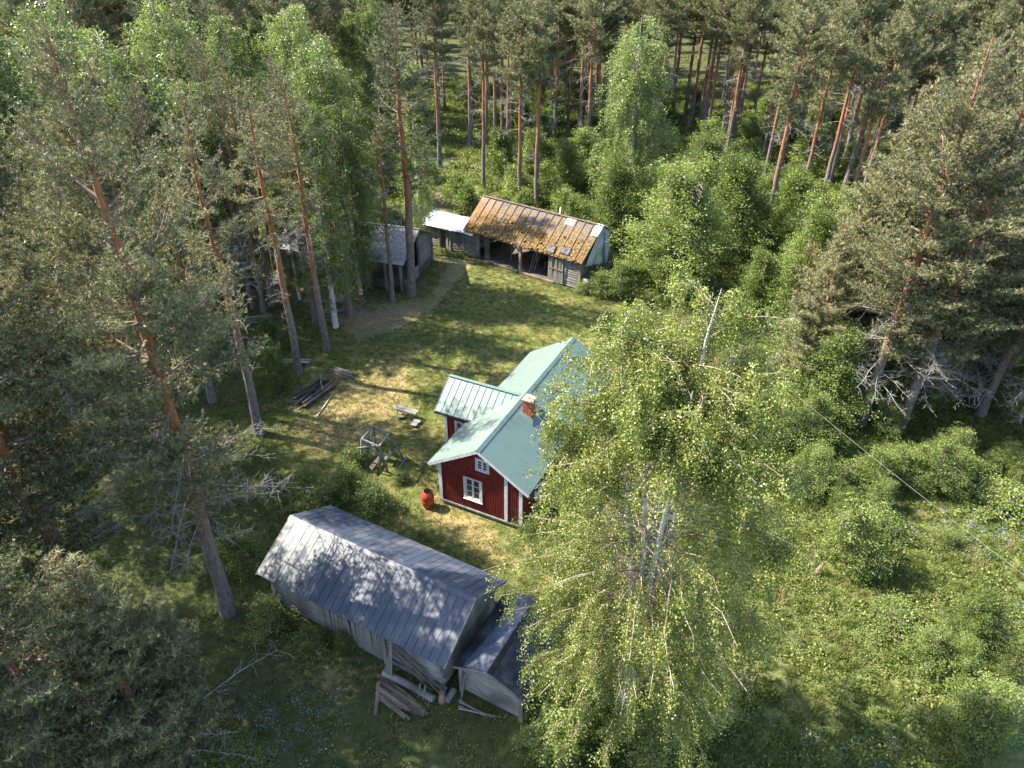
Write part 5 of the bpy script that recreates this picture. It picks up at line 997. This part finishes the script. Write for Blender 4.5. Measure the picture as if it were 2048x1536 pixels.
def scatter(name, label, cat, pts, protos, smin, smax):
    """one uncountable cover: a copy of one of the clump meshes on every point, through geometry nodes"""
    n = len(pts); me = bpy.data.meshes.new(name); P = np.array(pts, np.float32); me.vertices.add(n); me.vertices.foreach_set('co', P.ravel()); me.update()
    ng = bpy.data.node_groups.new(name, 'GeometryNodeTree'); ng.interface.new_socket('Geometry', in_out='INPUT', socket_type='NodeSocketGeometry'); ng.interface.new_socket('Geometry', in_out='OUTPUT', socket_type='NodeSocketGeometry')
    N = ng.nodes; gi = N.new('NodeGroupInput'); go = N.new('NodeGroupOutput'); ip = N.new('GeometryNodeInstanceOnPoints'); g2i = N.new('GeometryNodeGeometryToInstance')
    for k, p in enumerate(protos):
        po = bpy.data.objects.new(name + '_source', p); oi = N.new('GeometryNodeObjectInfo'); oi.inputs[0].default_value = po; ng.links.new(oi.outputs['Geometry'], g2i.inputs[0])
    rv = N.new('FunctionNodeRandomValue'); rv.data_type = 'FLOAT_VECTOR'; rv.inputs[0].default_value = (-.12, -.12, 0); rv.inputs[1].default_value = (.12, .12, 6.283)
    rs = N.new('FunctionNodeRandomValue'); rs.data_type = 'FLOAT'; rs.inputs[2].default_value = smin; rs.inputs[3].default_value = smax; rs.inputs['Seed'].default_value = 5
    ip.inputs['Pick Instance'].default_value = True; L_ = ng.links.new
    L_(gi.outputs[0], ip.inputs['Points']); L_(g2i.outputs[0], ip.inputs['Instance']); L_(rv.outputs[0], ip.inputs['Rotation']); L_(rs.outputs[1], ip.inputs['Scale']); L_(ip.outputs[0], go.inputs[0])
    o = obj(name, me, kind='stuff'); o['label'] = label; o['category'] = cat; md = o.modifiers.new('scatter', 'NODES'); md.node_group = ng; return o
def spots(n, ulo, uhi, vlo, vhi, test=None, seed=1, xy=None):
    r = np.random.default_rng(seed)
    if xy: X = r.uniform(xy[0], xy[1], n); Y_ = r.uniform(xy[2], xy[3], n)
    else:
        q = np.array([G(a, b) for a, b in zip(r.uniform(ulo, uhi, n), r.uniform(vlo, vhi, n))]); X, Y_ = q[:, 0], q[:, 1]
    ok = np.abs(X) < half(Y_)
    for P in FOOT: ok &= pdist(X, Y_, P) < -.05
    if test is not None: ok &= test(X, Y_)
    X, Y_ = X[ok], Y_[ok]; return np.column_stack([X, Y_, gh(X, Y_) - .01])
def patchy(X, Y_, f=.35, s=0.): return (np.sin(X * f * 2.1 + s) * np.cos(Y_ * f * 1.7 + s * 2) + .6 * np.sin(X * f * 4.7 + Y_ * f * 3.3 + s))
h1 = [proto(1, 26, .3, .28, .11, 'herb'), proto(2, 20, .24, .36, .09, 'herb'), proto(3, 34, .36, .22, .08, 'herb')]
h2 = [proto(4, 30, .3, .3, .035, 'herb', True), proto(5, 24, .22, .42, .035, 'herb', True)]
h4 = [proto(14, 26, .3, .22, .03, 'straw', True), proto(15, 18, .25, .35, .03, 'straw', True)]
h3 = [proto(6, 22, .16, .09, .018, 'herb', True), proto(7, 10, .16, .06, .05, 'herb')]
fl = [proto(8, 9, .3, .36, .04, 'blue'), proto(9, 6, .22, .34, .04, 'blue')]
lawn_t = lambda X, Y_: pdist(X, Y_, CLEAR)
scatter('meadow_herbs', 'leafy herbs covering the right-hand meadow', 'herbs', spots(42000, 0, 0, 0, 0, lambda X, Y_: (np.maximum(pdist(X, Y_, MEADOW), -9) > -2.5) & (patchy(X, Y_) > -.95) & (lawn_t(X, Y_) < -.5), 3, (2, 60, 8, 58)), h1, .5, 1.15)
scatter('meadow_grass', 'long grass growing between the meadow herbs', 'grass', spots(20000, 0, 0, 0, 0, lambda X, Y_: (pdist(X, Y_, MEADOW) > -3.5) & (lawn_t(X, Y_) < -.2), 4, (0, 45, 8, 45)), h2, .5, 1.1)
scatter('dry_grass', 'straw-coloured dry grass standing in patches of the meadow and yard edge', 'grass', spots(16000, 0, 0, 0, 0, lambda X, Y_: (pdist(X, Y_, CLEAR) < 1.) & (patchy(X, Y_, .8, 4) > .45), 9, (-30, 45, 8, 60)), h4, .5, 1.2)
scatter('lawn_grass', 'short grass tufts of the yard lawn', 'grass', spots(60000, 0, 0, 0, 0, lambda X, Y_: (lawn_t(X, Y_) > -2) & (pdist(X, Y_, DIRT[0]) < .6), 5, (-20, 16, 16, 66)), h3, .7, 1.6)
scatter('forest_floor_plants', 'berry shrubs and low plants on the shaded forest floor', 'ground plants', spots(50000, 0, 0, 0, 0, lambda X, Y_: (lawn_t(X, Y_) < -.3) & (pdist(X, Y_, MEADOW) < -1) & (patchy(X, Y_, .5, 1) > -.8) & (pdist(X, Y_, DIRT[0]) < -.2) & (pdist(X, Y_, DRY2) < .8), 6, (-50, 60, 7, 60)), h1 + h2, .35, .85)
scatter('far_undergrowth', 'green undergrowth between the far trunks', 'undergrowth', spots(42000, 0, 0, 0, 0, lambda X, Y_: (lawn_t(X, Y_) < -.6) & (pdist(X, Y_, DIRT[2]) < 0), 7, (-95, 95, 50, 135)), h1 + h2, 1., 2.6)
FP = [poly((500, 1400), (640, 1370), (700, 1420), (650, 1480), (560, 1536), (430, 1560), (470, 1450)), poly((1700, 1010), (1860, 1030), (2048, 1040), (2100, 1120), (1900, 1110), (1740, 1070)), poly((1560, 1110), (1620, 1100), (1640, 1150), (1600, 1150)), poly((1980, 1230), (2100, 1200), (2100, 1400), (2000, 1330)), poly((1640, 1470), (1800, 1490), (1750, 1560), (1620, 1560))]
scatter('blue_flowers', 'patches of small pale blue flowers', 'flowers', np.concatenate([spots(int(85 * (max(q[0] for q in P) - min(q[0] for q in P)) * (max(q[1] for q in P) - min(q[1] for q in P))), 0, 0, 0, 0, lambda X, Y_, P=P: (pdist(X, Y_, P) + 1. > 2.6 * np.abs(np.sin(X * 91.7 + Y_ * 57.3))) & (patchy(X, Y_, 2.1, 2) > .1), 20 + i, (min(q[0] for q in P), max(q[0] for q in P), min(q[1] for q in P), max(q[1] for q in P))) for i, P in enumerate(FP)]), fl, .5, 1.1)
# the wood goes on behind: one uncountable mass
def wood_proto(k): 
    V_, F_, vr = [], [], []; return k['crown']
far_pts = spots(1900, 0, 0, 0, 0, None, 31, (-220, 220, 126, 270)); 
far_objs = []
jm = []
for kd in PF[:3]:
    a = kd['crown']; b = kd['trunk']; me = bpy.data.meshes.new('wood'); bm_v = np.empty(len(a.vertices) * 3, np.float32); a.vertices.foreach_get('co', bm_v); fa = np.empty(len(a.polygons) * 3, np.int32); a.loops.foreach_get('vertex_index', fa); va = np.empty(len(a.polygons), np.float32); a.attributes['var'].data.foreach_get('value', va)
    keep = np.arange(0, len(fa) // 3, 3); Fk = fa.reshape(-1, 3)[keep]; Vk = bm_v.reshape(-1, 3)[Fk.ravel()].reshape(-1, 3, 3); c_m = Vk.mean(1, keepdims=True); Vk = c_m + (Vk - c_m) * 1.9
    jm.append(mk_mesh('wood', Vk.reshape(-1, 3), np.arange(len(Fk) * 3).reshape(-1, 3), MT['needle'], va[keep]))
scatter('distant_forest', 'pine forest continuing behind the far trunks', 'forest', far_pts, jm, .85, 1.15)

# ordinal labels for the small groups whose members stand side by side
ORD = ['first', 'second', 'third', 'fourth', 'fifth', 'sixth', 'seventh', 'eighth', 'ninth', 'tenth', 'eleventh', 'twelfth', 'thirteenth', 'fourteenth', 'fifteenth', 'sixteenth', 'seventeenth', 'eighteenth', 'nineteenth', 'twentieth', 'twenty-first', 'twenty-second', 'twenty-third', 'twenty-fourth', 'twenty-fifth', 'twenty-sixth']
for grp, txt in (('pines clustered left of the old barn', 'thin pine of the cluster left of the old barn, '), ('pines beyond the mossy shed', 'bare-stemmed pine in the forest beyond the mossy shed, '), ('pines beyond the round green trees', 'orange-stemmed pine in the forest beyond the round green trees, '), ('low bushes of the right meadow', 'low bush scattered over the right-hand meadow, '), ('birches among the far pines', 'light birch mixed among the far pines, '), ('tall shrubs under the right-hand pines', 'tall shrub in the thicket under the right-hand pines, '), ('tall shrubs near the bottom right corner', 'tall shrub near the bottom right corner, '), ('low bushes under the near left pines', 'low bush under the near pines at the left, ')):
    ms = [o for o in col.objects if o.get('group') == grp and o.parent is None]; ms.sort(key=lambda o: (o.location.x / (o.location.y * .8355 + CAM_H * .5494)))
    for k, o in enumerate(ms): o['label'] = txt + (ORD[k] if k < len(ORD) else 'last') + ' from the left'
